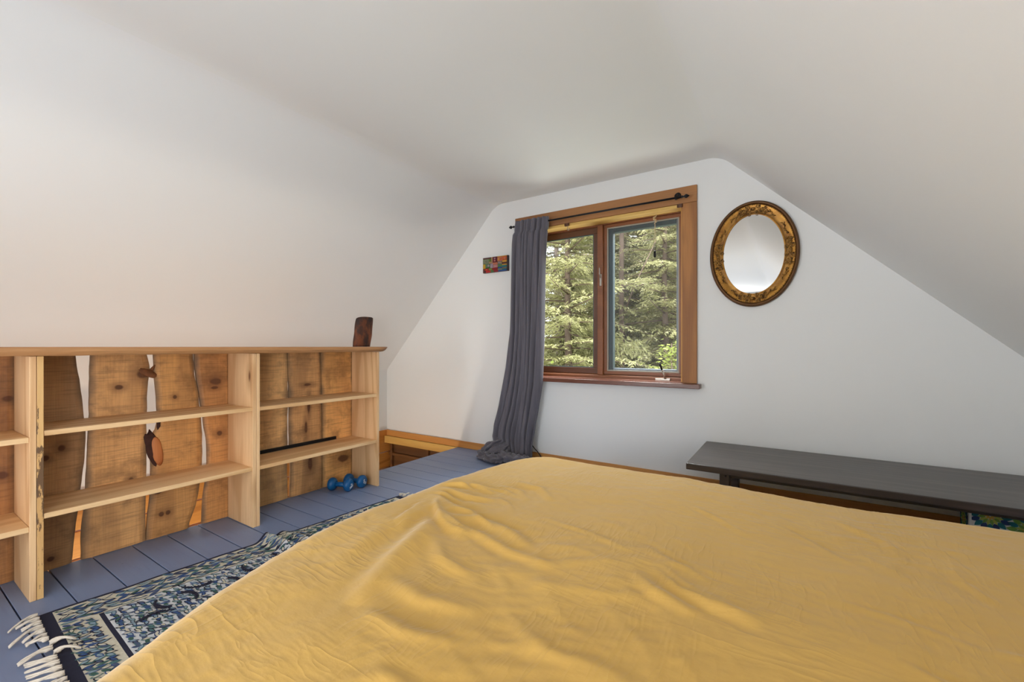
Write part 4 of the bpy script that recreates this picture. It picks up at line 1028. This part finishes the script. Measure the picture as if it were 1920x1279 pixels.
def hemlock(x, y, k, rz, label, sc=1, trunk=TM, group='hemlock trees outside the window', tr=.11, lean=0):
    r = empty('hemlock_tree', (x, y, GZ), label, 'tree', group); r.rotation_euler = (0, lean, rz); r.scale = (sc, sc, sc)
    me, tw, H = protos[k]; newobj('foliage', me, r)
    key = ('trunk', k, trunk.name, tr)
    if key not in TC:
        mb = MB(); mb.tube([(.03*math.sin(i), .03*math.cos(i*1.3), H*i/8) for i in range(9)], [tr*(1-.85*i/8) for i in range(9)], 10)
        for a, b, c in tw: mb.tube([a, b, c], [.018, .011, .004], 5)
        o = mb.build('trunk', trunk, r); TC[key] = o.data
    else: newobj('trunk', TC[key], r)
TC = {}
hemlock(-3.55, 7.4, 0, .4, 'nearest hemlock tree filling the left window pane', .95)
hemlock(-2.15, 9.0, 2, 2.1, 'hemlock with drooping boughs low in the right window pane', 1.0, lean=.02)
hemlock(-4.9, 9.6, 1, 1.2, 'hemlock half hidden by the curtain beyond the left pane', 1.0, TP)
hemlock(-3.9, 11.6, 1, 3.6, 'hemlock with a pale pinkish trunk behind the mullion', 1.05, TP, tr=.16)
hemlock(-2.9, 12.8, 0, 5.2, 'taller hemlock seen high in the right window pane', 1.15)
far = [(-6.2, 13.5, 2, .3), (-5.3, 16.0, 1, 2.2), (-3.6, 17.5, 0, 1.0), (-7.4, 18.0, 1, 4.0), (-2.0, 16.2, 2, 5.0), (-6.3, 21.0, 0, 2.9), (-4.6, 22.0, 1, .8), (-1.0, 11.5, 1, 3.3)]
for x, y, k, rz in far: hemlock(x, y, k, rz, 'distant hemlock deep in the woods behind nearer trees', 1.15, group='distant hemlocks deep in the woods')
# bare leaning trunk in the right pane
mb = MB((-2.7, 8.6, GZ)); mb.tube([(-2.95, 8.6, GZ), (-2.93, 8.62, 0), (-2.95, 8.6, 2), (-2.93, 8.6, 5.5)], [.075, .06, .05, .035], 10)
mb.tube([(-2.93, 8.6, 1.6), (-2.6, 8.5, 2.3), (-2.2, 8.5, 3.1)], [0.022, .014, .008], 8); tag(mb.build('bare_trunk', TM), 'slender greyish trunk with one side limb seen through the right pane', 'tree')
# broadleaf saplings low in the window
def sapling(x, y, H, label, seed):
    rd = np.random.RandomState(seed); T = []; tw = []
    r = empty('sapling', (x, y, GZ), label, 'tree', 'leafy saplings under the window view')
    for i in range(46):
        f = rd.rand()**.8; z = H*(.35+.65*f); az = rd.rand()*6.28; L = (.35+.8*(1-f))*(.6+.5*rd.rand()); e = np.array([math.cos(az)*L, math.sin(az)*L, z+.25*L]); tw.append(((0, 0, z-.2), tuple(e)))
        for k in range(44):
            g = .15+.85*rd.rand(); c = np.array([0, 0, z-.2])*(1-g)+e*g+rd.randn(3)*.07; a = rd.rand()*6.28; l = .05+.03*rd.rand(); ti = rd.randn()*.35
            u = np.array([math.cos(a), math.sin(a), ti])*l; v = np.array([-math.sin(a), math.cos(a), rd.randn()*.3])*l*.42
            T.append([c, c+u*.5+v, c+u]); T.append([c, c+u, c+u*.5-v])
    newobj('foliage', mesh_from_tris('foliage', np.array(T), BR), r)
    mb = MB(); mb.tube([(0, 0, 0), (.02, 0, H*.5), (0, 0, H)], [.03, .02, .008], 8)
    for a, b in tw: mb.tube([a, b], [.007, .003], 4)
    mb.build('stem', TM, r)
sapling(-1.6, 7.0, 3.75, 'bright green leafy sapling at lower right of the window', 5)
sapling(-3.5, 5.6, 3.35, 'bright green leafy sapling low beside the window mullion', 6)
def ground():
    t = NT('forest_floor'); n = t.noise(t.tc.outputs['Object'], 1.5, 6, .65)
    m = t.fin(t.mix(t.mapr(n, .35, .65), srgb(92, 78, 58), srgb(96, 112, 58)), .95, t.bump(n, .6, .1))
    mb = MB((0, 20, GZ)); rows = 40; V = []
    for i in range(rows+1):
        for j in range(rows+1):
            x = -30+60*i/rows; y = 3.6+45*j/rows; V.append((x, y, GZ-.15+.25*mn.noise(Vector((x*.2, y*.2, 0)))+max(0, y-12)*.10))
    mb._add(V, [(i*(rows+1)+j, (i+1)*(rows+1)+j, (i+1)*(rows+1)+j+1, i*(rows+1)+j+1) for i in range(rows) for j in range(rows)], True)
    struct(mb.build('ground', m))
ground()

# ------------------------------------------------------------------ light
sc = bpy.context.scene
w = bpy.data.worlds.new('world'); sc.world = w; w.use_nodes = True; nt = w.node_tree; bg = nt.nodes['Background']
tc = nt.nodes.new('ShaderNodeTexCoord'); sx = nt.nodes.new('ShaderNodeSeparateXYZ'); cr2 = nt.nodes.new('ShaderNodeValToRGB')
nt.links.new(tc.outputs['Generated'], sx.inputs[0]); nt.links.new(sx.outputs[2], cr2.inputs[0]); nt.links.new(cr2.outputs[0], bg.inputs[0])
cr2.color_ramp.elements[0].color = (.86, .88, .90, 1); cr2.color_ramp.elements[1].color = (.95, .97, 1, 1); bg.inputs[1].default_value = 2.3
def sun(name, rot, e, ang, col=(1, 1, 1)):
    l = bpy.data.lights.new(name, 'SUN'); l.energy = e; l.angle = ang; l.color = col; o = bpy.data.objects.new(name, l); COL.objects.link(o); o.rotation_euler = rot; return o
sun('sun_light', (R(42), 0, R(-12)), 8.0, R(12), (1, .96, .86))
def area(name, loc, target, sx_, sy_, e, col=(1, 1, 1)):
    l = bpy.data.lights.new(name, 'AREA'); l.shape = 'RECTANGLE'; l.size = sx_; l.size_y = sy_; l.energy = e; l.color = col
    o = bpy.data.objects.new(name, l); COL.objects.link(o); o.location = loc
    o.rotation_euler = (Vector(target)-Vector(loc)).to_track_quat('-Z', 'Y').to_euler(); return o
area('window_daylight', (-1.3, 4.5, 3.3), (-1.0, 1.9, .4), 2.6, 1.6, 430, (.96, .98, 1))
area('rear_window_fill', (-1.35, YF-.02, 1.3), (-1.35, 0, 1.6), 1.2, 1.3, 50, (.98, .99, 1))  # added interior fill, set in the assumed rear window
area('outdoor_ceiling_fill', (-1.3, 4.7, -.45), (-1.0, 1.2, 2.3), 2.4, 1.4, 65, (1, 1, .98))  # added area light below the window, aimed up to brighten the ceiling
area('bookcase_fill', (.75, -1.2, 1.05), (-2.6, 1.3, .45), 1.0, 1.0, 14, (1, .985, .95)).data.spread = R(75)  # added fill behind the camera for the bookcase fronts, no lamp stands here
area('right_slope_fill', (-2.2, -1.6, .7), (1.1, 2.2, 1.75), 1.0, 1.0, 8, (.98, .99, 1)).data.spread = R(80)  # added fill that lifts the right-hand slope, no real source
area('ceiling_fill_near', (-1.1, -1.25, .30), (-.9, -.7, 2.4), 3.0, 1.6, 32, (.97, .98, 1))  # unseen uplight added to brighten the ceiling, not an actual lamp
area('ceiling_fill_rear', (-1.0, -3.7, .30), (-1.0, -3.5, 2.4), 3.0, 2.0, 10, (.97, .98, 1))  # second added ceiling fill, further back and out of view
l = bpy.data.lights.new('stair_lamp', 'POINT'); l.energy = 60; l.color = (1, .93, .80); l.shadow_soft_size = .15
o = bpy.data.objects.new('stair_lamp', l); COL.objects.link(o); o.location = (-3.2, .9, -1.2)

# ------------------------------------------------------------------ camera
cam = bpy.data.cameras.new('camera'); co = bpy.data.objects.new('camera', cam); COL.objects.link(co)
cam.sensor_width = 36; cam.lens = 814/1920*36; cam.shift_y = 10.5/1920; cam.clip_start = .02; cam.clip_end = 200
co.location = (0, 0, 1); co.rotation_euler = (R(90), 0, R(33.07)); sc.camera = co
sc.view_settings.view_transform = 'Standard'; sc.view_settings.look = 'None'; sc.view_settings.exposure = .20
